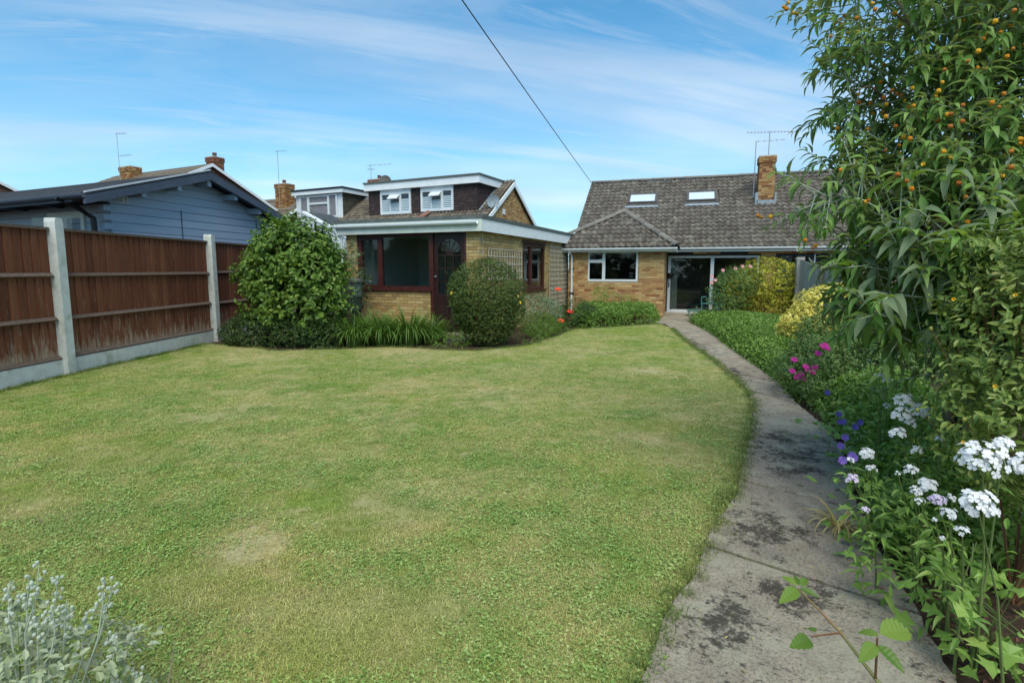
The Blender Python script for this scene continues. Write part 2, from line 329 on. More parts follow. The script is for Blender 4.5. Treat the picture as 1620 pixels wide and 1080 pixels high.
def window(root, M, x0, x1, z0, z1, fm, gm, panes, y=.03, fw=.05, d=.06, sill=None, sillmat=None, name='window_frame'):
    """panes = list of (x0,x1,z0,z1) glass openings"""
    b = MB(); xs = sorted({x0, x1, *[p for q in panes for p in q[:2]]}); zs = sorted({z0, z1, *[p for q in panes for p in q[2:]]})
    for i in range(len(xs)-1):
        for k in range(len(zs)-1):
            mx, mz = (xs[i]+xs[i+1])/2, (zs[k]+zs[k+1])/2
            if any(q[0] < mx < q[1] and q[2] < mz < q[3] for q in panes): continue
            b.box(xs[i], xs[i+1], y, y+d, zs[k], zs[k+1])
    fo = b.build(name, fm, root, M)
    for q in panes: MB().box(q[0]-.004, q[1]+.004, y+d*.5-.004, y+d*.5+.004, q[2]-.004, q[3]+.004).build('pane', gm, fo)
    if sill: MB().box(x0-.05, x1+.05, -.05, .05, z0-sill, z0-.001).build('window_sill', sillmat or fm, root, M)
    return fo
def wave_tile(w=.203, l=.36, h=.048, th=.026, seg=8):
    b = MB(); vs = []
    for i in range(seg+1):
        x = w*i/seg; z = h*(.5+.5*math.cos(2*math.pi*i/seg+.6))
        vs += [(x, 0, z+th+.012), (x, l, z+.004), (x, 0, z+.006)]
    fs = []
    for i in range(seg):
        a = 3*i; fs += [(a, a+3, a+4, a+1), (a+2, a+5, a+3, a)]
    b.add(vs, fs); return np.array(b.v), b.f
TV, TF = wave_tile()
def tile_mesh(mat, sc=1):
    k = 'tile'+mat.name
    if k not in UC:
        me = bpy.data.meshes.new('roof_tile'); me.from_pydata([tuple(v) for v in TV*sc], [], TF); me.materials.append(mat)
        me.polygons.foreach_set('use_smooth', [i % 2 == 0 for i in range(len(TF))]); UC[k] = me
    return UC[k]
def tiles(root, O, u, v, L, Ln, mat, keep=None, gx=.2, gy=.27, cap=300, seed=3, sc=1.0, x0=0):
    """roof slope: origin O, along-eave unit u, up-slope unit v"""
    u = Vector(u).normalized(); v = Vector(v).normalized(); n = u.cross(v).normalized(); rnd = random.Random(seed); lst = []
    F = Matrix(((u.x, v.x, n.x, O[0]), (u.y, v.y, n.y, O[1]), (u.z, v.z, n.z, O[2]), (0, 0, 0, 1)))
    for r in range(int(Ln/gy)+1):
        for c in range(int(round(L/gx))):
            s, t = c*gx, r*gy
            if t > Ln-.08: continue
            if keep and not keep(s+gx/2, t+gy/2): continue
            lst.append(F @ Matrix.Translation((s+rnd.uniform(-.004, .004), t-.02+rnd.uniform(-.008, .008), .002+rnd.uniform(0, .006))) @ Matrix.Rotation(rnd.uniform(-.012, .012), 4, 'Z') @ Matrix.Rotation(rnd.uniform(-.01, .01), 4, 'X'))
    WMt = WM(root); lst.sort(key=lambda m: ((WMt @ m).translation-CAMP).length)
    for m in lst[:cap]: link('roof_tile', tile_mesh(mat, sc), root, m)
    if lst[cap:]:
        A = np.array([np.array(m) for m in lst[cap:]]); V = np.einsum('nij,kj->nki', A[:, :3, :3], TV*sc)+A[:, None, :3, 3]
        link('roof_tile', fastmesh('roof_tile', V, TF, mat), root, kind='stuff')
    return F
def ridge_tiles(root, a, b, mat, r=.11, l=.42, name='ridge_tile'):
    a, b = Vector(a), Vector(b); d = b-a; n = max(1, int(d.length/l)); side = d.cross(Vector((0, 0, 1))).normalized(); up = side.cross(d).normalized()
    bb = MB(); vs = []; K = 6; dl = d.length/n
    dn = d.normalized()
    for e, rr in ((0, r*1.05), (dl+.03, r*.95)):
        for i in range(K+1):
            t = math.pi*i/K; vs.append((math.cos(t)*rr, e, math.sin(t)*rr*.8))
        for i in range(K+1):
            t = math.pi*i/K; vs.append((math.cos(t)*(rr-.02), e, math.sin(t)*(rr*.8-.02)))
    q = 2*(K+1); fs = [(i, i+1, q+i+1, q+i) for i in range(K)]+[(i+1, i, K+1+i, K+2+i) for i in range(K)]+[(q+i, q+i+1, q+K+2+i, q+K+1+i) for i in range(K)]
    me = bpy.data.meshes.new(name); me.from_pydata(vs, [], fs); me.materials.append(mat)
    for i in range(n):
        p = a+dn*dl*i+up*(-.01+random.uniform(-.004, .004))
        link(name, me, root, Matrix(((side.x, dn.x, up.x, p.x), (side.y, dn.y, up.y, p.y), (side.z, dn.z, up.z, p.z), (0, 0, 0, 1))))

# ------------------------------------------------------------------ ground, lawn, path
def groundmat(name, cols, lawn=False):
    m, t, out = newmat(name); g = N(t, 'ShaderNodeNewGeometry'); p = g.outputs['Position']
    c = ramp(t, cols, noise(t, p, 9, 8, .7)).outputs[0]
    b = N(t, 'ShaderNodeBsdfPrincipled'); Lk(t, c, b.inputs['Base Color']); b.inputs['Roughness'].default_value = .95; b.inputs['Specular IOR Level'].default_value = .1
    bp = N(t, 'ShaderNodeBump'); bp.inputs['Strength'].default_value = .8; bp.inputs['Distance'].default_value = .03
    Lk(t, noise(t, p, 40, 5, .7), bp.inputs['Height']); Lk(t, bp.outputs[0], b.inputs['Normal']); Lk(t, b.outputs[0], out.inputs[0]); return m
def lawn_factor(t, p):
    """straw-dry factor shared by the turf sheet and the blades"""
    a = noise(t, p, .55, 4, .6, .6); b_ = noise(t, p, 2.6, 5, .65, .4)
    f = math_(t, 'ADD', math_(t, 'MULTIPLY', a, .55), math_(t, 'MULTIPLY', b_, .45))
    f = ramp(t, [(.42, 0), (.58, .85)], f).outputs[0]; sm = noise(t, p, 5.5, 3, .5); f = math_(t, 'MAXIMUM', f, ramp(t, [(.57, 0), (.66, .95)], sm).outputs[0])
    sp = N(t, 'ShaderNodeSeparateXYZ'); Lk(t, p, sp.inputs[0])
    for x, y, r, k in ((-1.5, 2.94, .33, 1.0), (2.15, 8.3, .55, .8), (2.7, 7.9, .45, .5), (-.2, 10.2, .8, .55), (1.15, 6.6, 1.2, .25), (1.5, 4.6, .9, .3), (1.2, 3.2, .6, .3), (-2.0, 10.4, 1.0, .4), (-4.6, 9.9, 1.2, .3), (-.1, 7.0, 1.1, .3)):
        d = math_(t, 'SQRT', math_(t, 'ADD', math_(t, 'POWER', math_(t, 'SUBTRACT', sp.outputs[0], x), 2.0), math_(t, 'POWER', math_(t, 'SUBTRACT', sp.outputs[1], y), 2.0)))
        d = math_(t, 'ADD', math_(t, 'DIVIDE', d, r), math_(t, 'MULTIPLY', math_(t, 'SUBTRACT', b_, .5), 1.4))
        f = math_(t, 'ADD', f, math_(t, 'MULTIPLY', math_(t, 'SUBTRACT', 1.0, d, clamp=True), k*1.5), clamp=True)
    return f, b_
def turfmat():
    m, t, out = newmat('turf'); g = N(t, 'ShaderNodeNewGeometry'); p = g.outputs['Position']
    f, b_ = lawn_factor(t, p); fine = noise(t, p, 30, 6, .7)
    green = ramp(t, [(.3, (.13, .18, .035)), (.6, (.22, .29, .055)), (.8, (.32, .39, .09))], fine).outputs[0]
    dry = ramp(t, [(.3, (.38, .31, .16)), (.7, (.58, .49, .29))], fine).outputs[0]
    c = mixc(t, math_(t, 'MULTIPLY', f, .75), green, dry)
    b = N(t, 'ShaderNodeBsdfPrincipled'); Lk(t, c, b.inputs['Base Color']); b.inputs['Roughness'].default_value = .95; b.inputs['Specular IOR Level'].default_value = .1
    bp = N(t, 'ShaderNodeBump'); bp.inputs['Strength'].default_value = .7; bp.inputs['Distance'].default_value = .03
    Lk(t, noise(t, p, 55, 5, .7), bp.inputs['Height']); Lk(t, bp.outputs[0], b.inputs['Normal']); Lk(t, b.outputs[0], out.inputs[0]); return m
def grassmat(name, kind):
    m, t, out = newmat(name); g = N(t, 'ShaderNodeNewGeometry'); oi = N(t, 'ShaderNodeObjectInfo'); p = g.outputs['Position']
    rv = math_(t, 'FRACT', math_(t, 'ADD', g.outputs['Random Per Island'], oi.outputs['Random']))
    f, b_ = lawn_factor(t, oi.outputs['Location'])
    green = ramp(t, {'grass': [(.0, (.17, .24, .045)), (.5, (.30, .37, .08)), (1, (.47, .50, .15))],
                     'weed': [(.0, (.13, .24, .05)), (.5, (.24, .38, .09)), (1, (.40, .52, .19))],
                     'straw': [(.0, (.24, .20, .09)), (.5, (.36, .30, .15)), (1, (.50, .43, .25))],
                     'long': [(.0, (.06, .11, .02)), (.5, (.10, .17, .03)), (1, (.20, .26, .07))]}[kind], rv).outputs[0]
    dry = ramp(t, [(.0, (.38, .32, .13)), (.6, (.56, .49, .23)), (1, (.70, .63, .36))], rv).outputs[0]
    k = {'grass': .88, 'weed': .30, 'straw': 0, 'long': .2}[kind]
    th = math_(t, 'MULTIPLY', f, k)
    c = mixc(t, th, green, dry)
    tint = noise(t, oi.outputs['Location'], 1.3, 3, .5)
    c = mixc(t, 1.0, c, ramp(t, [(.3, (.82, .92, .85)), (.7, (1.15, 1.08, 1.0))], tint).outputs[0], 'MULTIPLY')
    b = N(t, 'ShaderNodeBsdfPrincipled'); Lk(t, c, b.inputs['Base Color']); b.inputs['Roughness'].default_value = .6; b.inputs['Specular IOR Level'].default_value = .25
    tr = N(t, 'ShaderNodeBsdfTranslucent'); Lk(t, mixc(t, 1.0, c, (1.2, 1.15, .7), 'MULTIPLY'), tr.inputs[0])
    mx = N(t, 'ShaderNodeMixShader'); mx.inputs[0].default_value = .25; Lk(t, b.outputs[0], mx.inputs[1]); Lk(t, tr.outputs[0], mx.inputs[2]); Lk(t, mx.outputs[0], out.inputs[0]); return m
soil = groundmat('soil', [(.25, (.030, .022, .015)), (.55, (.075, .050, .034)), (.8, (.14, .10, .07))])
MB().box(-400, 400, -60, 900, -.6, 0).build('ground', soil, kind='structure', label='dark brown soil of the beds and the land beyond')
PL = [(4.52, 16.26), (4.28, 14.35), (3.76, 11.32), (3.57, 9.67), (3.32, 8.18), (3.11, 7.0), (2.79, 6.08), (2.29, 5.02), (1.91, 4.33), (1.61, 3.69), (1.11, 2.97), (.95, 2.65), (.73, 2.36), (.52, 1.96), (.41, 1.74), (.1, 1.0), (-.1, .4)]
PR = [(5.54, 16.46), (5.01, 13.22), (4.3, 10.04), (3.75, 7.35), (3.39, 6.23), (3.2, 5.4), (2.92, 4.57), (2.45, 3.69), (2.13, 2.98), (1.95, 2.46), (1.75, 1.96), (1.64, 1.68), (1.45, 1.0), (1.35, .4)]
LAWN = [(-6.72, 7.8), (-6.55, 11.4), (-5.3, 10.9), (-4.68, 10.35), (-3.4, 10.6), (-2.45, 10.95), (-1.49, 10.5), (-.74, 10.35), (.26, 11.04), (.75, 12.0), (1.15, 12.97), (1.58, 14.05), (2.98, 14.83), (4.31, 15.51)]+PL[1:]+[(-.3, -1.5), (-8, -1.5), (-7.0, 2)]
MB().prism(LAWN, 2, -.05, .012).build('lawn', turfmat(), kind='structure', label='mown lawn with straw coloured dry patches')
def ipt(poly, y):
    for (x0, y0), (x1, y1) in zip(poly, poly[1:]):
        if min(y0, y1) <= y <= max(y0, y1): return x0+(x1-x0)*(y-y0)/((y1-y0) or 1)
def pathmat():
    m, t, out = newmat('path_concrete'); g = N(t, 'ShaderNodeNewGeometry'); p = g.outputs['Position']; oi = N(t, 'ShaderNodeObjectInfo')
    n1 = noise(t, p, 6, 8, .75); grit = noise(t, p, 75, 5, .75); vor = N(t, 'ShaderNodeTexVoronoi'); vor.inputs['Scale'].default_value = 85; Lk(t, p, vor.inputs['Vector'])
    c = ramp(t, [(.28, (.19, .163, .12)), (.5, (.34, .30, .225)), (.72, (.50, .45, .345))], n1).outputs[0]
    c = mixc(t, math_(t, 'MULTIPLY', oi.outputs['Random'], .55), c, (.30, .215, .155))
    c = mixc(t, ramp(t, [(.48, 0), (.60, .8)], grit).outputs[0], c, (.12, .11, .09))
    c = mixc(t, ramp(t, [(.08, .7), (.22, 0)], vor.outputs[0]).outputs[0], c, (.48, .45, .38))
    lich = noise(t, p, 2.3, 8, .75); c = mixc(t, ramp(t, [(.50, 0), (.62, .6)], lich).outputs[0], c, (.36, .35, .25)); dk = noise(t, p, 1.1, 6, .7); c = mixc(t, ramp(t, [(.48, 0), (.70, .45)], dk).outputs[0], c, (.105, .098, .085))
    sp = N(t, 'ShaderNodeSeparateXYZ'); Lk(t, p, sp.inputs[0]); mo = noise(t, p, 34, 9, .86); mo2 = noise(t, p, 7, 5, .7); tot = None
    for x, y, rx, ry in ((.95, 2.22, .20, .24), (1.35, 2.45, .25, .2), (1.55, 3.15, .36, .34), (1.25, 3.35, .25, .2), (2.35, 4.4, .5, .35), (2.5, 4.9, .4, .3), (3.4, 8.2, .4, .8), (.8, 1.6, .3, .3), (2.2, 4.05, .3, .15), (3.75, 11.5, .5, 2)):
        d = math_(t, 'SQRT', math_(t, 'ADD', math_(t, 'POWER', math_(t, 'DIVIDE', math_(t, 'SUBTRACT', sp.outputs[0], x), rx), 2.0), math_(t, 'POWER', math_(t, 'DIVIDE', math_(t, 'SUBTRACT', sp.outputs[1], y), ry), 2.0)))
        q = math_(t, 'SUBTRACT', 1.25, d, clamp=True); tot = q if tot is None else math_(t, 'MAXIMUM', tot, q)
    ms = math_(t, 'ADD', math_(t, 'MULTIPLY', tot, .115), math_(t, 'ADD', math_(t, 'MULTIPLY', mo, .66), math_(t, 'MULTIPLY', mo2, .50)))
    mf = ramp(t, [(.655, 0), (.72, 1)], ms).outputs[0]
    c = mixc(t, math_(t, 'MULTIPLY', mf, .85), c, (.028, .023, .017))
    b = N(t, 'ShaderNodeBsdfPrincipled'); Lk(t, c, b.inputs['Base Color']); b.inputs['Roughness'].default_value = .9; b.inputs['Specular IOR Level'].default_value = .2
    h = math_(t, 'ADD', math_(t, 'ADD', grit, math_(t, 'MULTIPLY', mf, .8)), math_(t, 'MULTIPLY', n1, 1.2)); bp = N(t, 'ShaderNodeBump'); bp.inputs['Strength'].default_value = .75; bp.inputs['Distance'].default_value = .007
    Lk(t, h, bp.inputs['Height']); Lk(t, bp.outputs[0], b.inputs['Normal']); Lk(t, b.outputs[0], out.inputs[0]); return m
pm = pathmat()
path = empty('path', (0, 0, 0), kind='structure', label='curving path of large worn concrete slabs')
joints = [((-.1, .4), (1.35, .4)), ((.72, 1.70), (1.62, 1.2)), ((1.1, 2.94), (1.80, 2.31)), ((1.72, 3.90), (2.21, 3.37)), ((2.29, 5.02), (2.92, 4.57)), ((3.08, 6.9), (3.40, 6.25)), ((3.35, 7.9), (3.75, 7.35)), ((3.6, 9.67), (4.18, 9.55)), ((3.72, 11.1), (4.5, 11.0)), ((4.0, 12.8), (4.9, 12.7)), ((4.3, 14.4), (5.25, 14.4)), ((4.52, 16.26), (5.54, 16.46))]
joints = joints[:1]+joints[2:]
rnd = random.Random(5)
for i, ((lx0, ly0), (rx0, ry0)) in enumerate(joints[:-1]):
    (lx1, ly1), (rx1, ry1) = joints[i+1]; gpp = .012
    def edge(poly, ya, yb, sgn):
        n = max(3, int((yb-ya)/.07)); return [(ipt(poly, ya+(yb-ya)*k/n)+sgn*(.01+rnd.uniform(-.009, .009)), ya+(yb-ya)*k/n) for k in range(n+1)]
    Lp = edge(PL, ly0+gpp, ly1-gpp, 1); Rp = edge(PR, ry0+gpp, ry1-gpp, -1)
    def mid(a, b):
        n = 9; return [(a[0]+(b[0]-a[0])*k/n, a[1]+(b[1]-a[1])*k/n+rnd.uniform(-.006, .006)) for k in range(1, n)]
    poly = Lp+mid(Lp[-1], Rp[-1])+Rp[::-1]+mid(Rp[0], Lp[0])
    z = .022+rnd.uniform(-.003, .004)
    b = MB(); n = len(poly); cxy = (sum(q[0] for q in poly)/n, sum(q[1] for q in poly)/n)
    ins = [(q[0]+(cxy[0]-q[0])*.012, q[1]+(cxy[1]-q[1])*.012) for q in poly]
    b.add([(x, y, -.04) for x, y in poly]+[(x, y, z-.008) for x, y in poly]+[(x, y, z) for x, y in ins],
          [(k, (k+1) % n, n+(k+1) % n, n+k) for k in range(n)]+[(n+k, n+(k+1) % n, 2*n+(k+1) % n, 2*n+k) for k in range(n)]+[tuple(range(2*n, 3*n))])
    b.build('concrete_slab', pm, path)

# ------------------------------------------------------------------ the bungalow
B = empty('bungalow', (5.54, 19.56, 0), R(-18), label='yellow brick bungalow with grey tiled roof, hipped wing and white patio doors', cat='house')
c35, s35 = math.cos(R(35)), math.sin(R(35)); I4 = Matrix.Identity(4)
bl = []
Mw = wallM((-3.10, -2.12), 0); wh = [(.66, 2.32, 1.19, 2.17)]
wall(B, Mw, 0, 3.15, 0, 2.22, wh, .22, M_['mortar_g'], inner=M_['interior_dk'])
wts = [5, 5, 3, 3, 1.3, 3]
lay_bricks(bl, Mw, 0, 3.15, .02, 2.2, wh, 6, weights=wts, seed=2)
Mr = wallM((.05, -2.12), R(90)); wall(B, Mr, .22, 2.12, 0, 2.22, [], .2, M_['mortar_g']); lay_bricks(bl, Mr, .1, 2.1, .02, 2.2, (), 6, weights=wts, seed=3)
Mf = wallM((.05, 0), 0)
nh = [(0.0, 3.10, .04, 2.12), (3.56, 5.75, .75, 2.12), (6.3, 8.4, .04, 2.12)]
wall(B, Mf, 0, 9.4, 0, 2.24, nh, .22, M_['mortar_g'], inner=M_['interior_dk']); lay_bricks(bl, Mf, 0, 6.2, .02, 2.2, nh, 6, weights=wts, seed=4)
finish_bricks(B, bl, BR_M)
MB().box(-3.1, -2.9, -1.9, 7.4, 0, 2.22).box(9.25, 9.45, .23, 7.4, 0, 2.22).box(-3.1, 9.45, 7.41, 7.6, 0, 2.22).build('wall', [M_['mortar_g']], B)
MB().box(-2.88, 9.2, .24, 7.38, .0, .03).box(-2.88, -.2, -1.88, .235, .0, .03).build('floor', M_['carpet'], B)
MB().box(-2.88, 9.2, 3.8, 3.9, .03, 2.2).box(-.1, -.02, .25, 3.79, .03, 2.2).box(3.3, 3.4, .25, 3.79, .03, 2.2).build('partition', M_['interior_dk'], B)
MB().box(-2.88, 9.2, -.03, 7.3, 2.245, 2.26).box(-3.0, 0.0, -2.0, -.04, 2.225, 2.24).build('ceiling', M_['interior'], B)
for y_, x0_, x1_ in ((.95, .12, .42),):
    b = MB()
    pts = [(x0_+(x1_-x0_)*k/24, .30+.03*math.sin(k*1.6)) for k in range(25)]
    b.add([(x, y, z) for z in (.1, 2.05) for x, y in pts], [(k, k+1, 25+k+1, 25+k) for k in range(24)]); b.build('curtain', M_['curtain'], B)
b = MB(); pts = [(3.75+.42*k/20, .32+.03*math.sin(k*1.9)) for k in range(21)]
b.add([(x, y, z) for z in (.8, 2.05) for x, y in pts], [(k, k+1, 21+k+1, 21+k) for k in range(20)]); b.build('curtain', M_['curtain'], B)
# wing window
MB().box(.64, 2.34, .03, .10, 1.155, 1.188).box(.64, .66, .03, .10, 1.188, 2.19).box(2.32, 2.34, .03, .10, 1.188, 2.19).build('window_reveal', M_['dark'], B, Mw)
window(B, Mw, .662, 2.318, 1.19, 2.168, M_['white'], M_['glassdk'], [(.71, 1.14, 1.25, 1.80), (.71, 1.14, 1.90, 2.12), (1.24, 2.25, 1.25, 2.12)], y=.02)
# patio doors
b = MB().box(.04, 3.11, .0, .20, 2.06, 2.20).box(-.0, .04, -.03, .2, .05, 2.2); b.build('door_surround', M_['black'], B, wallM((.05, 0), 0))
pd = window(B, Mf, .045, 3.05, .06, 2.055, M_['alu'], M_['glassdk'], [(.14, 1.48, .14, 1.98), (1.60, 2.98, .14, 1.98)], y=.04, name='patio_door')
MB().box(1.49, 1.54, -.0, .035, .12, 2.0).build('sliding_stile', M_['alu'], pd, I4); MB().box(.08, .11, .0, .035, .95, 1.12).build('handle', M_['black'], pd, I4)
MB().box(0, 3.15, -.06, .2, .0, .055).build('door_step', M_['concrete'], B, Mf)
# neighbour half windows
window(B, Mf, 3.58, 5.73, .77, 2.10, M_['dark'], M_['glassdk'], [(3.65, 4.55, .85, 2.04), (4.86, 5.16, .85, 2.04), (5.3, 5.66, .85, 2.04)], y=.04)
MB().box(4.72, 4.76, .0, .05, .8, 2.08).box(5.2, 5.23, .0, .05, .8, 2.08).build('casement_edge', M_['white'], B, Mf)
window(B, Mf, 6.32, 8.38, .06, 2.10, M_['alu'], M_['glassdk'], [(6.4, 7.3, .14, 2.0), (7.4, 8.3, .14, 2.0)], y=.04, name='patio_door')
# roof planes
ZE, YE, YR = 2.34, -.44, 3.80; ZR = ZE+(YR-YE)*.70; sl_ = math.hypot(YR-YE, ZR-ZE); vv = ((YR-YE)/sl_, (ZR-ZE)/sl_)
def inwing(x, y): return -2.42 < y < 1.3 and abs(x+1.44) < 1.86-(y+.56)*(1.86/1.9)*(y > -.56)
rb = MB(); rb.add([(-3.35, YE, ZE-.02), (9.5, YE, ZE-.02), (9.5, YR, ZR-.02), (-3.35, YR, ZR-.02), (9.5, 8.0, ZE-.02), (-3.35, 8.0, ZE-.02),
                   (-3.35, YE, ZE-.1), (9.5, YE, ZE-.1), (9.5, YR, ZR-.1), (-3.35, YR, ZR-.1), (9.5, 8.0, ZE-.1), (-3.35, 8.0, ZE-.1)],
                  [(0, 1, 2, 3), (3, 2, 4, 5), (7, 6, 9, 8), (8, 9, 11, 10), (0, 3, 9, 6), (3, 5, 11, 9), (1, 7, 8, 2), (2, 8, 10, 4)])
WZ = 2.29; AP = (-1.44, -.56, WZ+1.86*.7)
rb.add([(-3.3, -2.42, WZ-.02), (.42, -2.42, WZ-.02), (AP[0], AP[1], AP[2]-.02), (-3.3, -1.92, WZ+.33), (AP[0], 1.4, AP[2]-.02), (.42, -.42, WZ-.02), (-3.3, .2, WZ+.4)],
       [(0, 1, 2, 3), (1, 5, 4, 2), (3, 2, 4, 6)])
rb.build('roof', M_['tile'], B)
hole = [(-1.66, -.46, 2.05, 2.8), (.60, 1.77, 2.05, 2.8)]
def keepm(s, t):
    x = s-3.35; y = YE+t*vv[0]
    if y < 1.3 and x < .42-(y+.42)*1.06 and x > -3.3 and y > -.56: 
        if x > -3.3+.0: 
            # hidden under the wing roof
            return x > -1.44+ (1.4-y)*.98 or (x < -1.44-(1.4-y)*.90)
    return not any(h[0] < x < h[1] and h[2] < y < h[3] for h in hole)
tiles(B, (-3.37, YE-.02, ZE-.03), (1, 0, 0), (0, vv[0], vv[1]), 12.85, sl_, M_['tile'], keepm, cap=240)
def keepw(s, t):
    x = s-3.3; yo = t*c35; return x < .47-yo and (yo < .5 or x > -3.36+(yo-.5)*1.368)
tiles(B, (-3.32, -2.45, WZ-.02), (1, 0, 0), (0, c35, s35), 3.8, 2.2, M_['tile'], keepw, seed=5, cap=60)
tiles(B, (.44, -2.42, WZ-.02), (0, 1, 0), (-c35, 0, s35), 4.0, 2.2, M_['tile'], lambda s, t: t*c35 < s < 2.0+t*c35, seed=6, cap=0)
ridge_tiles(B, (.44, -2.44, WZ+.05), (AP[0], AP[1], AP[2]+.05), M_['ridge'], r=.12); ridge_tiles(B, (-3.33, -1.94, WZ+.40), (AP[0], AP[1], AP[2]+.05), M_['ridge'], r=.12)
ridge_tiles(B, (-3.37, YR, ZR+.03), (9.5, YR, ZR+.03), M_['ridge'], r=.11)
def gutter(root, x0, x1, y, z, nm='gutter', mat=None):
    b = MB(); K = 6; pr = [(y-.055+.055*math.cos(math.pi+math.pi*k/K), z+.0-.07*math.sin(math.pi*k/K)) for k in range(K+1)]
    pr += [(p[0]*1+(.006 if p[0] < y-.055 else -.006), p[1]+.006) for p in pr[::-1]]
    b.prism(pr, 0, x0, x1); g_ = b.build(nm, mat or M_['white'], root); return g_
MB().box(.43, 9.4, YE+.03, YE+.055, 2.19, 2.345).build('fascia', M_['white'], B)
MB().box(-3.28, .42, -2.40, -2.375, 2.15, 2.285).box(.40, .42, -2.374, YE+.03, 2.15, 2.285).build('fascia', M_['white'], B)
MB().box(.06, 9.4, YE+.056, 0, 2.20, 2.215).box(-3.25, .40, -2.37, -2.13, 2.17, 2.185).box(.06, .40, -2.12, YE+.02, 2.17, 2.185).build('soffit', M_['greenfascia'], B)
gutter(B, .5, 5.0, YE+.03, 2.325); gutter(B, 5.01, 9.4, YE+.03, 2.325); gutter(B, -3.3, .44, -2.40, 2.265)
MB().tube([(-3.02, -2.45, 2.2), (-3.0, -2.38, 2.12), (-2.98, -2.2, 2.02), (-2.98, -2.17, .9)], .034, 8).tube([(-2.98, -2.17, .9), (-2.98, -2.17, 0)], .036, 8).build('downpipe', M_['white'], B)
MB().box(-3.05, -2.91, -2.21, -2.12, .74, .80).box(-3.05, -2.91, -2.21, -2.12, 1.6, 1.63).build('pipe_bracket', M_['black'], B)
for sx in (-3.36, 9.5):
    MB().prism([(YE, ZE-.16), (YE, ZE-.01), (YR, ZR-.01), (8.0, ZE-.01), (8.0, ZE-.16), (YR, ZR-.16)], 0, sx-.02, sx+.01).build('bargeboard', M_['white'], B)
# gable triangles
MB().prism([(0.0, 2.22), (YR, ZR-.3), (7.6, 2.22)], 0, -3.1, -2.95).prism([(0.0, 2.22), (YR, ZR-.3), (7.6, 2.22)], 0, 9.2, 9.3).build('gable', M_['mortar_g'], B)
for x0, x1 in ((-1.62, -.50), (.64, 1.73)):
    t0 = (2.12-YE)/vv[0]; t1 = (2.74-YE)/vv[0]
    F_ = Matrix(((1, 0, 0, 0), (0, vv[0], -vv[1], YE), (0, vv[1], vv[0], ZE), (0, 0, 0, 1)))
    b = MB(); w = .075
    b.box(x0, x1, t0, t0+w, .02, .12).box(x0, x1, t1-w, t1, .02, .12).box(x0, x0+w, t0+w, t1-w, .02, .12).box(x1-w, x1, t0+w, t1-w, .02, .12)
    b.box(x0-.06, x0-.002, t0-.1, t1+.06, .02, .06).box(x1+.002, x1+.06, t0-.1, t1+.06, .02, .06).box(x0, x1, t0-.16, t0-.002, .02, .065)
    f = b.build('roof_window', M_['skyframe'], B, F_)
    MB().box(x0+w, x1-w, t0+w, t1-w, .105, .112).build('pane', M_['glassblue'], f); MB().box(x0+w, x1-w, t0+w, t1-w, .085, .092).build('blind_and_sky_glare', M_['blind_and_sky_glare'], f)  # pale sheet under the pane paints in the bright sky reflection
    MB().box(x0-.08, x1+.08, t0-.3, t0-.17, .05, .062).build('lead_flashing', M_['lead'], B, F_)
def chimney(root, x0, x1, y0, y1, z0, z1, mats, cap=40, faces='fl', pot=True, seed=8, mortar='mortar_g'):
    co = MB().box(x0+.012, x1-.012, y0+.012, y1-.012, z0, z1).build('chimney', M_[mortar], root); q = []
    for f, M, L in (('f', wallM((x0, y0), 0), x1-x0), ('l', wallM((x0, y1), R(-90)), y1-y0), ('r', wallM((x1, y0), R(90)), y1-y0)):
        if f not in faces: continue
        lay_bricks(q, M, 0.001, L-.001, z0, z1-.24, (), len(mats), seed=seed)
        M2 = M @ Matrix.Translation((0, -.03, 0)); lay_bricks(q, M2, -.03, L+.03, z1-.23, z1-.01, (), len(mats), seed=seed+1)
    finish_bricks(co, q, mats, cap)
    MB().box(x0-.02, x1+.02, y0-.02, y1+.02, z1-.008, z1+.03).build('chimney_cap', M_['concrete'], co)
    if pot: MB().lathe([(.11, z1+.03), (.09, z1+.2), (.115, z1+.21), (.11, z1+.25)], 12, ((x0+x1)/2, (y0+y1)/2)).build('chimney_pot', M_['terracotta'], co, smooth=True)
    return co
chimney(B, 3.16, 3.70, 2.0, 2.6, 3.7, 5.72, BR_C, 60, 'fl', pot=False)
MB().box(3.1, 3.76, 1.86, 1.99, 3.93, 4.12).box(3.05, 3.155, 1.86, 2.6, 3.96, 4.4).box(3.71, 3.78, 1.9, 2.6, 3.96, 4.4).build('lead_flashing', M_['lead'], B)
# patio
patw = MB(); MBW = WM(B)
pp = [(-.0, -2.35), (.05, -2.1), (.05, -.0), (5.5, 0), (5.5, -3.6), (.2, -4.1), (-.75, -3.6), (-.6, -2.6)]
pw = [tuple((MBW @ Vector((x, y, 0))).xy) for x, y in pp]
MB().prism(pw, 2, -.03, .018).build('patio', pm, kind='structure', label='grey concrete patio in front of the bungalow doors')

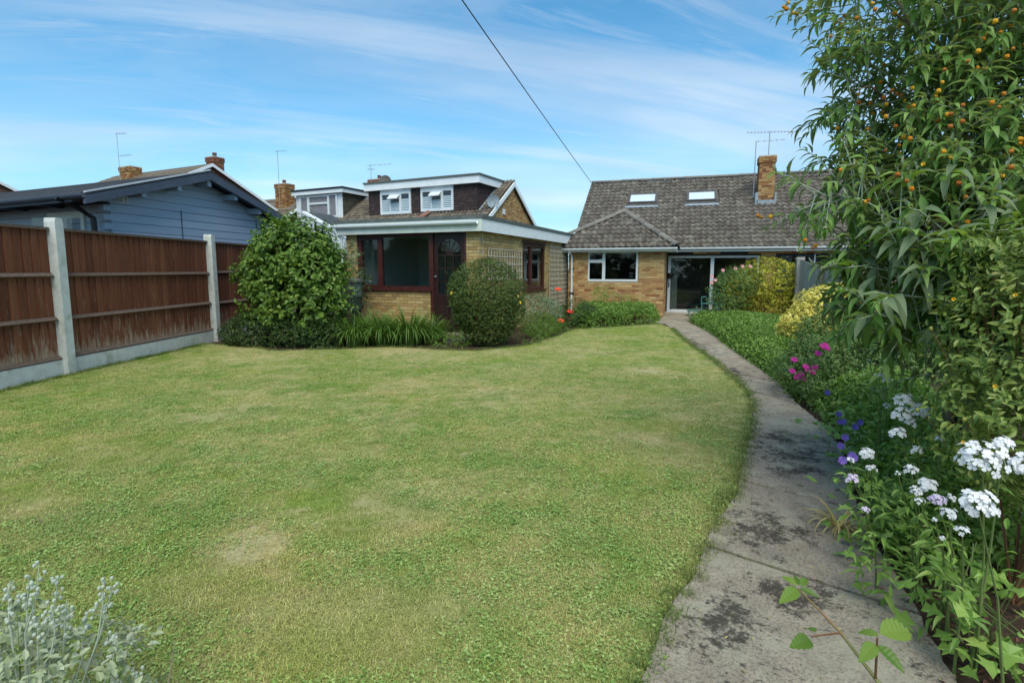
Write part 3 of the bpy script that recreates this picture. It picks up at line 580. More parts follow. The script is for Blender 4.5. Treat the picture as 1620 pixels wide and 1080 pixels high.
# aerials
def aerial(name, loc, h, booms, label, rz=0, group=None, r=.012):
    o = empty(name, loc, rz, label=label, cat='aerial', group=group)
    MB().tube([(0, 0, 0), (0, 0, h)], r, 6).build('pole', M_['steel'], o)
    for z, x0, x1, n, el_, an in booms:
        Mz = Matrix.Translation((0, 0, z)) @ Matrix.Rotation(an, 4, 'Z'); b = MB().tube([(x0, 0, 0), (x1, 0, 0)], .008, 5)
        bo = b.build('boom', M_['steel'], o, Mz)
        for k in range(n):
            x = x0+(x1-x0)*(k+.5)/n; e = MB().tube([(x, -el_, 0), (x, el_, 0)], .005, 4); e.tube([(x, 0, -.05), (x, 0, .05)], .005, 4); e.build('element', M_['steel'], bo)
    return o
def inB(x, y, z): return tuple(MBW @ Vector((x, y, z)))
aerial('television_aerial', inB(3.55, 2.9, 4.5), 2.28, [(2.26, -.85, .85, 14, .09, .2), (1.1, -.04, .12, 2, .1, 0), (.85, -.04, .12, 2, .1, 0)], 'tall television aerial with long toothed boom behind the bungalow chimney', R(-18), r=.018)
aerial('television_aerial', inB(3.02, 2.2, 3.9), 2.42, [(2.4, -.02, 1.0, 5, .09, 0)], 'plain aerial mast with short boom left of the bungalow chimney', R(-18), r=.018)
# hanging basket holder
hb = empty('wall_basket', inB(.16, -.1, 1.42), R(-18), label='black half basket fixed beside the patio doors', cat='basket')
MB().lathe([(.06, -.16), (.12, -.08), (.17, 0), (.18, .03)], 14).build('bowl', M_['black'], hb, smooth=True)

# ------------------------------------------------------------------ the brick garden room
G = empty('garden_room', (-.76, 12.42, 0), R(-22.5), label='flat roofed yellow brick garden room with maroon window and brown door', cat='summerhouse')
GW = WM(G)
def inG(x, y, z): return tuple(GW @ Vector((x, y, z)))
q = []
Mg = wallM((-3.74, 0), 0)      # front wall, local x 0..3.74
gh = [(.32, 2.47, 1.10, 2.46), (2.47, 3.42, .0, 2.46)]
wall(G, Mg, 0, 3.74, 0, 2.46, gh, .22, M_['mortar_y']); lay_bricks(q, Mg, 0, 3.74, .01, 2.45, gh, 5, seed=12)
Ms = wallM((0, 0), R(90)); gs = [(2.75, 4.66, .98, 2.32)]
wall(G, Ms, .22, 7.15, 0, 2.46, gs, .22, M_['mortar_y']); lay_bricks(q, Ms, .10, 7.15, .01, 2.45, gs, 5, seed=13)
finish_bricks(G, q, BR_S)
MB().box(-3.74, -3.52, .23, 7.15, 0, 2.46).box(-3.51, -.23, 6.95, 7.15, 0, 2.46).build('wall', M_['interior'], G)
MB().box(-3.51, -.23, 3.0, 3.1, .03, 2.4).build('partition', M_['interior'], G); MB().box(-3.51, -.23, .23, 6.9, 0, .03).build('floor', M_['carpet'], G)
MB().box(-3.95, .14, -.14, 7.3, 2.462, 2.70).build('roof_deck', M_['greenfascia'], G)
MB().box(-4.0, .19, -.19, 7.36, 2.72, 2.80).box(-3.96, .15, -.15, 7.32, 2.702, 2.719).build('roof', M_['felt'], G)
for k in range(9): MB().box(.191, .197, -.1+.83*k, -.07+.83*k, 2.715, 2.805).build('felt_joint', M_['felt'], G)
MB().box(.142, .165, -.15, 7.31, 2.44, 2.715).build('fascia', M_['whitefascia'], G)
MB().box(-3.97, .165, -.175, -.152, 2.44, 2.715).build('fascia', M_['greenfascia'], G)
MB().box(-3.97, -3.952, -.15, 7.31, 2.44, 2.715).build('fascia', M_['whitefascia'], G)
gutter(G, -4.05, .08, -.177, 2.66, mat=M_['whitefascia'])
MB().tube([(-3.9, -.24, 2.58), (-3.88, -.16, 2.42), (-3.84, -.06, 2.36), (-3.84, -.06, 1.15)], .034, 8).build('downpipe', M_['whitefascia'], G)
MB().box(-3.89, -3.79, -.1, 0, 1.62, 1.67).build('pipe_bracket', M_['steel'], G)
window(G, Mg, .322, 2.44, 1.12, 2.45, M_['maroon'], M_['glassint'], [(.45, .93, 1.20, 2.32), (1.06, 2.40, 1.18, 2.37)], y=.02, d=.09, sill=.06, sillmat=M_['maroon'])
MB().box(2.442, 2.53, .0, .13, .06, 2.458).box(3.36, 3.42, .0, .13, .06, 2.458).build('door_frame', M_['maroon'], G, Mg)
# door
dx0, dx1 = 2.532, 3.358; dw = dx1-dx0
ps = [(dx0+.10+i*(dw-.2)/3+.012, dx0+.10+(i+1)*(dw-.2)/3-.012, 1.0+j*.305+.012, 1.0+(j+1)*.305-.012) for i in range(3) for j in range(3)]
ps.append((dx0+.10, dx1-.10, 1.935, 2.32))
dr = window(G, Mg, dx0, dx1, .10, 2.44, M_['doorbrown'], M_['glassdk'], ps, y=.05, d=.05, name='door')
cx_ = (dx0+dx1)/2; rr = (dw-.2)/2
arch = [(dx0+.095, 1.93)]+[(cx_-rr*math.cos(math.pi*k/14), 1.935+.37*math.sin(math.pi*k/14)) for k in range(15)]+[(dx1-.095, 1.93), (dx1-.095, 2.325), (dx0+.095, 2.325)]
b = MB(); b.prism(arch, 1, .052, .10)
b.build('arch', M_['doorbrown'], dr)
b = MB(); hubp = [(cx_-.09*math.cos(math.pi*k/8), 1.93+.10*math.sin(math.pi*k/8)) for k in range(9)]; b.prism(hubp, 1, .055, .075)
for k in range(1, 6):
    a = math.pi*k/6; b.tube([(cx_-.085*math.cos(a), .065, 1.94+.09*math.sin(a)), (cx_-rr*math.cos(a), .065, 1.94+.37*math.sin(a))], .009, 4)
b.build('fanlight_spokes', M_['doorbrown'], dr)
MB().box(dx0+.10, cx_-.03, .035, .049, .28, .86).box(cx_+.03, dx1-.10, .035, .049, .28, .86).build('door_panel', M_['doorbrown'], dr)
MB().box(dx0, dx1, .02, .048, .105, .17).build('weather_bar', M_['doorbrown'], dr)
MB().tube([(dx0+.05, .0, 1.42), (dx0+.05, .05, 1.42)], .018, 8).build('handle', M_['steel'], dr)
window(G, Ms, 2.77, 4.64, 1.0, 2.30, M_['maroon'], M_['glassint'], [(2.87, 3.42, 1.08, 2.22), (3.55, 4.54, 1.08, 2.22)], y=.02, d=.09, sill=.05, sillmat=M_['maroon'])
MB().box(2.70, 4.71, -.012, .06, 2.322, 2.40).build('lintel', M_['maroon'], G, Ms)
# trellises
def trellis(name, y0, y1, z0, z1, step, label, fan=0):
    o = empty(name, inG(.035, 0, 0), R(-22.5), label=label, cat='trellis', group='trellises on the garden room wall')
    Mt = Matrix.Rotation(R(90), 4, 'Z'); n = int((y1-y0)/step)
    for k in range(n+1):
        y = y0+(y1-y0)*k/n; MB().box(y-.011, y+.011, -.012, 0, z0, z1+.0).build('slat', M_['trellis'], o, Mt)
    n = int((z1-z0)/step)
    for k in range(n+1):
        z = z0+(z1-z0)*k/n; MB().box(y0-.03, y1+.03, -.026, -.013, z-.011, z+.011).build('slat', M_['trellis'], o, Mt)
trellis('trellis', .45, 2.55, 1.35, 2.08, .155, 'short wooden trellis on the garden room wall above the clipped bush')
trellis('trellis', 5.0, 6.95, .38, 2.30, .145, 'tall wooden trellis at the far end of the garden room wall')
# doorstep
MB().prism([tuple((GW @ Vector((x, y, 0))).xy) for x, y in [(-2.3, -1.15), (-.2, -1.15), (-.2, -.01), (-2.1, -.01)]], 2, -.02, .03).build('paving', pm, kind='structure', label='small concrete apron before the brown door')
st = MB().box(-1.35, -.25, -.45, -.02, .031, .10).build('doorstep', M_['mortar_g']); st.parent = None; st.matrix_basis = GW; tag(st, 'low concrete doorstep under the brown door', 'step')
for k in range(5):
    x = -2.15+.0*k
ed = empty('brick_edging', inG(-1.95, -.95, 0), R(-22.5), label='short row of red bricks edging the bed beside the door', cat='brick edging')
for k in range(5): link('brick', unitcube(BR_C[k % 3]), ed, Matrix.Translation((.0+.24*k, -.02*k, .06)) @ Matrix.Diagonal((.215, .1, .11, 1)))
for k in range(3): link('brick', unitcube(BR_C[(k+1) % 3]), ed, Matrix.Translation((1.0+.24*k, -.14, .045)) @ Matrix.Rotation(.1*k, 4, 'Z') @ Matrix.Diagonal((.215, .1, .07, 1)))
# pots on the sill
fp = empty('potted_cactus', inG(-3.15, .16, 1.20), 0, label='small cactus in pale pot behind the left garden room pane', cat='plant pot')
MB().lathe([(.04, 0), (.055, .09), (.06, .1)], 12).build('pot', M_['cream'], fp, smooth=True); MB().lathe([(.02, .1), (.035, .14), (.03, .2), (.01, .23)], 8).build('cactus', M_['stem'], fp, smooth=True)
# water butt
wb = empty('water_butt', (-3.98, 13.05, 0), 0, label='round dark green water butt with grey lid below the downpipe', cat='water butt')
MB().lathe([(.30, 0), (.30, .40), (.27, .42)], 20).build('stand', M_['black'], wb, smooth=False)
MB().lathe([(.26, .43), (.31, .6), (.33, .62), (.33, .66), (.335, .9), (.355, .92), (.355, .96), (.35, .97), (.365, 1.28)], 24).build('barrel', M_['butt'], wb, smooth=True)
MB().lathe([(.39, 1.281), (.39, 1.33), (.33, 1.36), (.12, 1.39)], 24).build('lid', M_['lid'], wb)

# ------------------------------------------------------------------ left fence
FN = empty('panel_fence', (-6.78, 8.03, 0), math.atan2(3.9, .16), label='tall brown board fence with pale concrete posts on the left', cat='fence')
rnd = random.Random(11); posts = [-7.7, -3.86, 0, 3.83, 7.68, 11.5, 15.3]
pb = MB().prism([(-.07, -.3), (.07, -.3), (.07, 2.28), (.055, 2.34), (-.055, 2.34), (-.07, 2.28)], 1, -.12, .05)
pme = bpy.data.meshes.new('post'); pme.from_pydata(pb.v, [], pb.f); pme.materials.append(M_['concrete'])
for p in posts: link('post', pme, FN, Matrix.Translation((p, 0, 0)) @ Matrix.Rotation(rnd.uniform(-.006, .006), 4, 'Y'))
bw = .133; bb = MB().box(0, bw+.012, 0, .012, 0, 1.92); fme = bpy.data.meshes.new('fence_board'); fme.from_pydata([(x, y+(.014 if x > .01 and 1 else 0)*x/bw, z) for x, y, z in bb.v], [], bb.f); fme.materials.append(M_['fence'])
gb = None
for i in range(len(posts)-1):
    a, b_ = posts[i]+.07, posts[i+1]-.07; n = int(round((b_-a)/bw)); w_ = (b_-a)/n
    for k in range(n): link('fence_board', fme, FN, Matrix.Translation((a+k*w_, .0+rnd.uniform(0, .004), .255+rnd.uniform(-.006, .006))) @ Matrix.Diagonal((w_/bw, 1, 1, 1)))
    for z, h in ((2.17, .045), (1.50, .038), (.84, .038), (.26, .035)):
        dz = rnd.uniform(-.012, .012)
        MB().prism([(-.045, z+dz), (-.002, z+h+.01+dz), (-.002, z-h+.02+dz)] if z < 2 else [(-.035, z-.01), (-.035, z+.03), (.03, z+.035), (.03, z-.01)], 0, a+.001, b_-.001).build('rail', M_['rail'], FN)
    MB().box(a+.001, b_-.001, -.04, .02, -.2, .245).build('gravel_board', M_['concrete'], FN)

# ------------------------------------------------------------------ right fence
FR = empty('board_fence', (8.24, 15.5, 0), R(-108), label='silvered grey board fence with tall posts right of the golden bushes', cat='fence')
for p, h, w in ((0, 1.93, .09), (2.9, 1.68, .08), (5.0, 1.74, .07), (5.3, 1.68, .06)):
    MB().box(p-w, p+w, -w, w, -.2, h-.08).box(p-w-.015, p+w+.015, -w-.015, w+.015, h-.079, h).build('post', M_['greywood' if p == 0 else 'mosswood'], FR)
for a, b_, h0, h1, mt in ((-2.2, -.1, 1.55, 1.86, 'greywood'), (.1, 2.82, 1.86, 1.60, 'greywood'), (2.98, 4.93, 1.61, 1.63, 'greywood')):
    n = int((b_-a)/.115)
    for k in range(n):
        x = a+(b_-a)*k/n; h = h0+(h1-h0)*(k+.5)/n; MB().box(x, x+(b_-a)/n-.004, 0, .014+.002*(k % 3), .05, h).build('fence_board', M_[mt], FR)
    MB().box(a, b_, .02, .06, .4, .48).box(a, b_, .02, .06, 1.2, 1.28).build('rail', M_['mosswood'], FR)
PF = empty('picket_fence', tuple(WM(FR) @ Vector((5.42, 0, 0))), R(-108), label='brown picket fence half hidden by the large leafy shrub', cat='fence')
for k in range(30): MB().prism([(k*.12, .05), (k*.12+.07, .05), (k*.12+.07, 1.50), (k*.12+.035, 1.54), (k*.12, 1.50)], 1, 0, .02).build('picket', M_['picket'], PF)
MB().box(0, 3.56, .022, .06, .4, .48).box(0, 3.56, .022, .06, 1.15, 1.23).build('rail', M_['picket'], PF)

# ------------------------------------------------------------------ blue log cabin beyond the fence
C_ = empty('log_cabin', (-8.14, 11.1, 0), R(-13), label='blue timber cabin with low dark roof behind the fence', cat='cabin')
rzc = lambda y: 3.92-.298*abs(y-2.24)           # top of the roof at gable plane
YA, Y0, Y1 = 2.24, -.86, 5.25
z = 1.1
MB().prism([(0, 0), (5.05, 0), (5.05, rzc(5.05)-.2), (YA, rzc(YA)-.2), (0, rzc(0)-.2)], 0, -.10, -.03).build('wall', M_['bluedk'], C_)
MB().box(-9, -.03, .03, .10, 0, 3.0).box(-9, -.03, 4.95, 5.04, 0, 3.0).build('wall', M_['bluedk'], C_)
k = 0
while z < 3.75:
    zt = z+.182; ya = max(0, YA-(3.92-.13-z)/.298); yb = min(5.05, YA+(3.92-.13-z)/.298); yc = max(0, YA-(3.92-.13-zt)/.298); yd = min(5.05, YA+(3.92-.13-zt)/.298)
    if yb-ya > .2:
        if yd <= yc: yc = yd = (ya+yb)/2
        MB().prism([(ya, z), (yb, z), (max(yb-.001, yd), zt-.016) if yd > yb-.3 else (yd, zt-.008), (yc, zt-.008)], 0, -.029, .012).build('board', M_['blue'], C_)
    if zt < 3.1: MB().box(-9, -.031, -.012, .029, z, zt-.010).build('board', M_['blue'], C_)
    if zt < 3.2: MB().box(-.10, .03, -.16, -.013, z+.02, zt-.05).build('board_end', M_['blue'], C_)
    z = zt; k += 1
MB().prism([(Y0, rzc(Y0)), (YA, 3.92), (Y1, rzc(Y1)), (Y1, rzc(Y1)-.05), (YA, 3.87), (Y0, rzc(Y0)-.05)], 0, -10, .46).build('roof', M_['cabinroof'], C_)
for k in range(14):          # shingle courses on the near slope
    t = k/14; y = Y0+(YA-Y0)*t; MB().prism([(y, rzc(y)+.001), (y, rzc(y)+.011), (y+.22, rzc(y+.22)+.002)], 0, -10, .455).build('shingle_course', M_['cabinroof'], C_)
MB().prism([(Y0, rzc(Y0)-.051), (YA, 3.869), (Y1, rzc(Y1)-.051), (Y1, rzc(Y1)-.20), (YA, 3.70), (Y0, rzc(Y0)-.20)], 0, .40, .47).build('bargeboard', M_['bluedk'], C_)
MB().prism([(Y0, rzc(Y0)-.07), (YA, 3.85), (Y1, rzc(Y1)-.07), (Y1, rzc(Y1)-.10), (YA, 3.82), (Y0, rzc(Y0)-.10)], 0, -9.9, .39).build('soffit', M_['bluedk'], C_)
MB().prism([(Y0, rzc(Y0)+.001), (YA, 3.921), (YA, 3.95), (Y0, rzc(Y0)+.03)], 0, .43, .475).build('verge_trim', M_['trimlight'], C_)
for y, zz in ((.46, 3.25), (1.38, 3.5), (2.27, 3.72), (3.14, 3.5), (4.02, 3.24)): MB().box(.013, .385, y-.055, y+.055, zz-.16, zz-.02).build('purlin', M_['blue'], C_)
MB().box(-9.8, .0, Y0+.1, Y0+.16, rzc(Y0)-.14, rzc(Y0)-.02).build('fascia', M_['bluedk'], C_)
gutter(C_, -9.8, .46, Y0+.02, rzc(Y0)-.02, mat=M_['bluedk'])
MB().tube([(-.30, Y0, 2.95), (-.28, -.6, 2.85), (-.1, -.3, 2.6), (-.08, -.25, 0)], .06, 8).build('downpipe', M_['black'], C_)
for x in (-1.6, -3.0, -4.4): MB().box(x-.05, x+.05, Y0+.2, -.013, 2.88, 3.02).build('rafter_end', M_['bluedk'], C_)
for y, zz in ((.29, 3.02), (4.59, 3.0)):
    v = MB().box(.013, .03, y-.11, y+.11, zz-.06, zz+.06).build('vent', M_['cream'], C_)
    for k in range(6): MB().box(.0305, .034, y-.09+(k > 2)*.105, y-.015+(k > 2)*.105, zz-.04+.03*(k % 3), zz-.025+.03*(k % 3)).build('slot', M_['dark'], v)
for y in (1.75, 4.3): MB().box(.013, .024, y-.01, y+.01, .5, 2.95).build('joint_strip', M_['bluedk'], C_)
window(C_, I4, -2.15, -.83, 1.5, 2.80, M_['cream'], M_['glassdk'], [(-2.02, -1.55, 1.62, 2.66), (-1.43, -.96, 1.62, 2.66)], y=-.05, d=.04)

for ch in C_.children:          # the long side runs off slightly out of square
    for v in ch.data.vertices:
        if v.co.x < -.02 and ch.name.split('.')[0] != 'board_end': v.co.y += .20*(-.02-v.co.x)

# ------------------------------------------------------------------ the semi-detached dormer houses
D_ = empty('dormer_house', (-1.52, 25.0, 0), R(-26), label='brick semi-detached houses with flat roofed dormers behind the garden room', cat='house')
DW = WM(D_)
RZ = lambda y: 4.2+.70*y if y < 2.25 else 4.2+.70*(4.5-y)
ve = (1/math.hypot(1, .7), .7/math.hypot(1, .7))
MB().prism([(-2.6, RZ(-2.6)), (2.25, RZ(2.25)), (7.1, RZ(7.1)), (7.1, RZ(7.1)-.08), (2.25, RZ(2.25)-.08), (-2.6, RZ(-2.6)-.08)], 0, -13, .7).build('roof', M_['tile_b'], D_)
tiles(D_, (-12.9, -1.2, RZ(-1.2)), (1, 0, 0), (0, ve[0], ve[1]), 13.6, 4.2, M_['tile_b'], lambda s, t: not (-6.3 < s-12.9 < -.1 and t*ve[0]-1.2 > .02) and not (-11.4 < s-12.9 < -8.15 and t*ve[0]-1.2 > .02), cap=120, seed=21)
ridge_tiles(D_, (-13, 2.25, RZ(2.25)), (.7, 2.25, RZ(2.25)), M_['ridge'], r=.11)
for x0, x1 in ((.70, .76),):
    MB().prism([(-2.6, RZ(-2.6)-.2), (-2.6, RZ(-2.6)), (2.25, RZ(2.25)), (7.1, RZ(7.1)), (7.1, RZ(7.1)-.2), (2.25, RZ(2.25)-.22)], 0, x0, x1).build('bargeboard', M_['whitefascia'], D_)
MB().box(-13, .5, -2.3, -2.1, 0, 2.45).box(-13, .5, 6.6, 6.8, 0, 2.45).box(-13, -12.8, -2.1, 6.6, 0, 2.45).prism([(-2.3, 0), (6.8, 0), (6.8, RZ(6.8)-.1), (2.25, RZ(2.25)-.1), (-2.3, RZ(-2.3)-.1)], 0, .3, .5).build('wall', M_['mortar_y'], D_)
q = []; lay_bricks(q, wallM((.5, 0), R(90)) @ Matrix.Translation((0, -.09, 0)), -1.6, 5.0, 3.45, 5.6, [(-.55, -.35, 3.4, 4.6)], 6, weights=wts, seed=30, clip=lambda x, z: z < RZ(x)-.12); finish_bricks(D_, q, BR_M, 300)
MB().box(.592, .63, 1.2, 1.45, 4.15, 4.4).build('vent', M_['white'], D_)
def hang(root, M, x0, x1, z0, z1, mat, clip=None, holes=(), name='tile_cladding', seed=4):
    rnd = random.Random(seed); V = []; T = [(0, 1, 3, 2), (0, 2, 4), (1, 5, 3), (0, 4, 5, 1)]; T = [(0, 1, 3, 2), (4, 5, 1, 0), (4, 0, 2), (1, 5, 3)]
    z = z0; r = 0
    while z < z1:
        x = x0-(.085 if r % 2 else 0)
        while x < x1:
            a, b_ = max(x, x0), min(x+.163, x1); xm = (a+b_)/2
            if b_-a > .03 and (not clip or clip(xm, z+.1)) and not any(h[0] < xm < h[1] and h[2]-.05 < z < h[3]-.03 for h in holes):
                o = rnd.uniform(-.003, .003)
                V.append([tuple(M @ Vector(p)) for p in ((a, -.030+o, z), (b_, -.030+o, z), (a, -.004, z+.13), (b_, -.004, z+.13), (a, -.008, z), (b_, -.008, z))])
            x += .167
        z += .105; r += 1
    return link(name, fastmesh(name, np.array(V), T, mat), root, kind='stuff')
def dormer(x0, x1, z0, z1, zt, wins, mat, front='hang', roofmat='felt'):
    M0 = wallM((x0, 0), 0); L = x1-x0
    MB().box(0.0, L, 0, .1, z0, z1).build('dormer_wall', M_['dark'] if front == 'hang' else M_['white'], D_, M0)
    hw = [(a-x0, b_-x0, c_, d_) for a, b_, c_, d_, *_ in wins]
    if front == 'hang': hang(D_, M0, 0, L, z0, z1-.1, mat, holes=hw)
    yb = (z1-4.2)/.7
    MB().prism([(0.1, z0), (yb, z1), (.1, z1)], 0, x1-.1, x1).prism([(0.1, z0), (yb, z1), (.1, z1)], 0, x0, x0+.1).build('dormer_cheek', M_['dark'], D_)
    hang(D_, wallM((x1, 0), R(90)), 0.02, yb+.1, z0, z1-.08, mat, clip=lambda x, z: z > RZ(x)+.02, seed=7)
    MB().box(x0-.1, x1+.22, -.22, -.20, z1-.03, zt-.08).box(x1+.20, x1+.22, -.199, yb+.3, z1-.03, zt-.08).box(x0-.1, x1+.2, -.19, -.03, z1-.03, z1-.015).build('dormer_fascia', M_['whitefascia'], D_)
    MB().box(x0-.1, x1+.198, -.198, yb+.4, z1-.01, zt-.08).build('dormer_soffit', M_['greenfascia'], D_)
    MB().box(x0-.13, x1+.27, -.27, yb+.5, zt-.079, zt).build('dormer_roof', M_[roofmat], D_)
    for a, b_, c_, d_, panes, hdr in wins:
        if hdr: MB().box(a, b_, -.07, -.001, d_, hdr).build('window_head', M_['white'], D_)
        f = window(D_, wallM((0, -.08), 0), a, b_, c_, d_, M_['white'], M_['glassblue' if front == 'hang' else 'glass'], panes, y=0, d=.07)
        if front == 'hang':
            for p in panes: 
                b = MB(); n = 7
                for k in range(n): b.box(p[0], p[1], .055, .06, p[2]+(p[3]-p[2])*k/n*.75, p[2]+(p[3]-p[2])*(k+.7)/n*.75)
                b.build('blind_and_sky_glare', M_['blind_and_sky_glare'], f)
            for p in panes[1:2]: 
                MB().prism([(-.02, d_-.06), (-.32, d_-.30), (-.32, d_-.34), (-.02, d_-.10)], 0, p[0]-.04, p[1]+.04).build('open_fanlight', M_['white'], D_)
        else: MB().box(a+.06, b_-.06, .058, .064, c_+.05, d_-.05).build('net_curtain', M_['netc'], f)
M_['netc'] = pmat('net_curtain', [(.3, (.40, .34, .37)), (.7, (.52, .45, .48))], 5, .9, 0)
def tri(a, b_, c_, d_):
    w = (b_-a); return [(a+.10, a+w*.31, c_+.10, d_-.10), (a+w*.35, a+w*.63, c_+.10, d_-.33), (a+w*.69, b_-.10, c_+.10, d_-.10)]
dormer(-6.36, -.06, 4.12, 5.48, 5.86, [(-5.58, -3.73, 4.27, 5.32, tri(-5.58, -3.73, 4.27, 5.32), 5.47), (-3.14, -1.32, 4.31, 5.32, tri(-3.14, -1.32, 4.31, 5.32), 5.47)], M_['hang'])
dormer(-11.42, -8.12, 3.95, 5.55, 5.80, [(-11.12, -8.42, 4.28, 5.48, [(-11.02, -10.55, 4.38, 5.4), (-10.4, -9.1, 4.38, 5.0), (-10.4, -9.1, 5.1, 5.38), (-8.98, -8.52, 4.38, 5.4)], None)], M_['hang_g'], front='white', roofmat='black')
chimney(D_, -8.0, -6.95, 1.9, 2.5, 4.6, 6.42, BR_R, 80, 'fr', seed=31)
MB().box(-8.05, -6.9, .4, .65, 4.42, 4.60).build('lead_flashing', M_['lead'], D_, Matrix.Translation((0, 1.2, .85)))
MB().prism([(-.05, RZ(-.05)), (-.05, RZ(-.05)+.1), (2.0, RZ(2.0)+.1), (2.0, RZ(2.0))], 0, .02, .10).build('lead_flashing', M_['lead'], D_)
ridge_tiles(D_, (-3.0, -1.0, RZ(-1)+.2), (-2.7, -.1, RZ(-.1)+.12), M_['terracotta'], r=.16)
MB().prism([(.1, .0), (.1, .55), (.15, .55), (.15, 0)], 0, 0, .01).build('rail', M_['steel'], D_, Matrix.Translation((.6, -.7, 3.6)))
def inD(x, y, z): return tuple(DW @ Vector((x, y, z)))
aerial('television_aerial', inD(-7.7, 1.8, 5.4), 1.85, [(1.75, -.25, 1.35, 5, .15, .1), (1.55, -.2, .2, 3, .3, 1.2)], 'rooftop aerial with short boom on the twin dormer house chimney', R(-26), r=.014)
def dish(loc, rz, label, mat, r):
    o = empty('satellite_dish', loc, rz, label=label, cat='satellite dish')
    prof = [(r*k/6, .25*r*(k/6)**2) for k in range(7)]; b = MB(); n = 20
    vs = [(rr_*math.cos(2*math.pi*j/n), -zz, rr_*math.sin(2*math.pi*j/n)*1.0) for rr_, zz in [(max(a, .01), c) for a, c in prof] for j in range(n)]
    b.add(vs, [(i*n+j, i*n+(j+1) % n, (i+1)*n+(j+1) % n, (i+1)*n+j) for i in range(6) for j in range(n)]); b.build('dish', mat, o, smooth=True)
    MB().tube([(0, 0, -r*.9), (0, -.35, -r*.5), (0, -.42, -.05)], .012, 5).tube([(0, 0, 0), (0, .2, -.1), (0, .22, -.45)], .015, 5).build('bracket', M_['steel'], o)
dish(inD(-6.55, 1.6, 6.15), R(-10), 'rust stained satellite dish beside the chimney above the dormer', M_['rusty'], .36)
dish(inD(.62, .2, 4.62), R(20), 'grey satellite dish on the gable of the twin dormer house', M_['lead'], .30)
# white clad extension
X_ = empty('white_extension', (-1.52, 25.0, 0), R(-26), label='white boarded extension with sloping top left of the garden room', cat='extension')
zt_ = lambda x: 4.30-(x+8.3)*.46 if x > -8.3 else 4.30-(-8.3-x)*.5
x = None; z = 1.0
MB().prism([(-8.9, 0), (-5.7, 0), (-5.7, zt_(-5.7)-.1), (-8.3, 4.2), (-8.9, zt_(-8.9)-.1)], 1, -2.45, -2.3).build('wall', M_['white'], X_)
while z < 4.1:
    xr = min(-5.7, -8.3+(4.22-z-.14)/.46); xl = max(-8.9, -8.3-(4.22-z-.14)/.5)
    MB().prism([(xl, z), (xr, z), (xr, z+.145), (xl, z+.145)], 1, -2.48, -2.455).build('board', M_['white'], X_); z += .15
MB().prism([(-8.3, 4.25), (-8.3, 4.36), (-5.5, zt_(-5.5)+.06), (-5.5, zt_(-5.5)-.06)], 1, -2.55, -2.3).build('bargeboard', M_['whitefascia'], X_)
MB().prism([(-8.3, 4.34), (-5.5, zt_(-5.5)+.02), (-5.5, zt_(-5.5)-.02), (-8.3, 4.30)], 1, -2.29, -.6).build('roof', M_['black'], X_)
for k in range(6): MB().prism([(-8.3, 4.36), (-5.5, zt_(-5.5)+.04), (-5.5, zt_(-5.5)+.021), (-8.3, 4.341)], 1, -2.2+.28*k, -2.18+.28*k).build('glazing_bar', M_['lead'], X_)

# ------------------------------------------------------------------ farther houses
def farwall():
    m, t, out = newmat('far_brickwork'); tcn = N(t, 'ShaderNodeTexCoord'); br = N(t, 'ShaderNodeTexBrick'); br.inputs['Scale'].default_value = 1; br.inputs['Brick Width'].default_value = .225; br.inputs['Row Height'].default_value = .075; br.inputs['Mortar Size'].default_value = .008
    br.inputs['Color1'].default_value = (.22, .09, .05, 1); br.inputs['Color2'].default_value = (.15, .06, .04, 1); br.inputs['Mortar'].default_value = (.2, .17, .13, 1)
    sp = N(t, 'ShaderNodeSeparateXYZ'); Lk(t, tcn.outputs['Object'], sp.inputs[0]); c = N(t, 'ShaderNodeCombineXYZ'); Lk(t, math_(t, 'ADD', sp.outputs[0], sp.outputs[1]), c.inputs[0]); Lk(t, sp.outputs[2], c.inputs[1]); Lk(t, c.outputs[0], br.inputs['Vector'])
    b = N(t, 'ShaderNodeBsdfPrincipled'); Lk(t, br.outputs[0], b.inputs['Base Color']); b.inputs['Roughness'].default_value = .9; Lk(t, b.outputs[0], out.inputs[0]); return m
FW = farwall()
def gable_house(loc, ridge, hw, pitch, L, label, rz=R(-26), roofm='tile_b'):
    o = empty('gable_house', loc, rz, label=label, cat='house'); ze = ridge-hw*pitch
    MB().prism([(-hw+.3, 0), (hw-.3, 0), (hw-.3, ze+.1), (0, ridge-.18), (-hw+.3, ze+.1)], 0, -.3, -.1).box(-L, -.31, -hw+.3, -hw+.5, 0, ze+.1).box(-L, -.31, hw-.5, hw-.3, 0, ze+.1).build('wall', FW, o)
    MB().prism([(-hw, ze), (0, ridge), (hw, ze), (hw, ze-.1), (0, ridge-.1), (-hw, ze-.1)], 0, -L, .1).build('roof', M_[roofm], o)
    b = MB(); n = 16
    for k in range(n):
        for sg in (-1, 1):
            y0 = -hw+hw*k/n; b.prism([(sg*y0, ridge-abs(y0)*pitch+.002), (sg*y0, ridge-abs(y0)*pitch+.03), (sg*(y0+hw/n), ridge-abs(y0+hw/n)*pitch+.004)][::sg], 0, -L, .09)
    b.build('tile_course', M_[roofm], o, kind='stuff')
    MB().prism([(-hw, ze-.13), (-hw, ze), (0, ridge), (hw, ze), (hw, ze-.13), (0, ridge-.145)], 0, .101, .16).build('bargeboard', M_['whitefascia'], o)
    return o
h3 = gable_house((-14.8, 27.2, 0), 6.72, 4.6, .50, 8, 'red brick house with white gable edge rising behind the cabin peak')
chimney(h3, -.70, -.10, .25, .80, 5.9, 7.12, BR_R, 60, 'fr', seed=41)
h1 = gable_house((-25.4, 26.2, 0), 6.25, 4.6, .52, 8, 'red brick house with white gable edge at the far left')
chimney(h1, -.9, -.1, -.3, .3, 5.8, 6.85, BR_R, 40, 'fr', seed=42, pot=False)
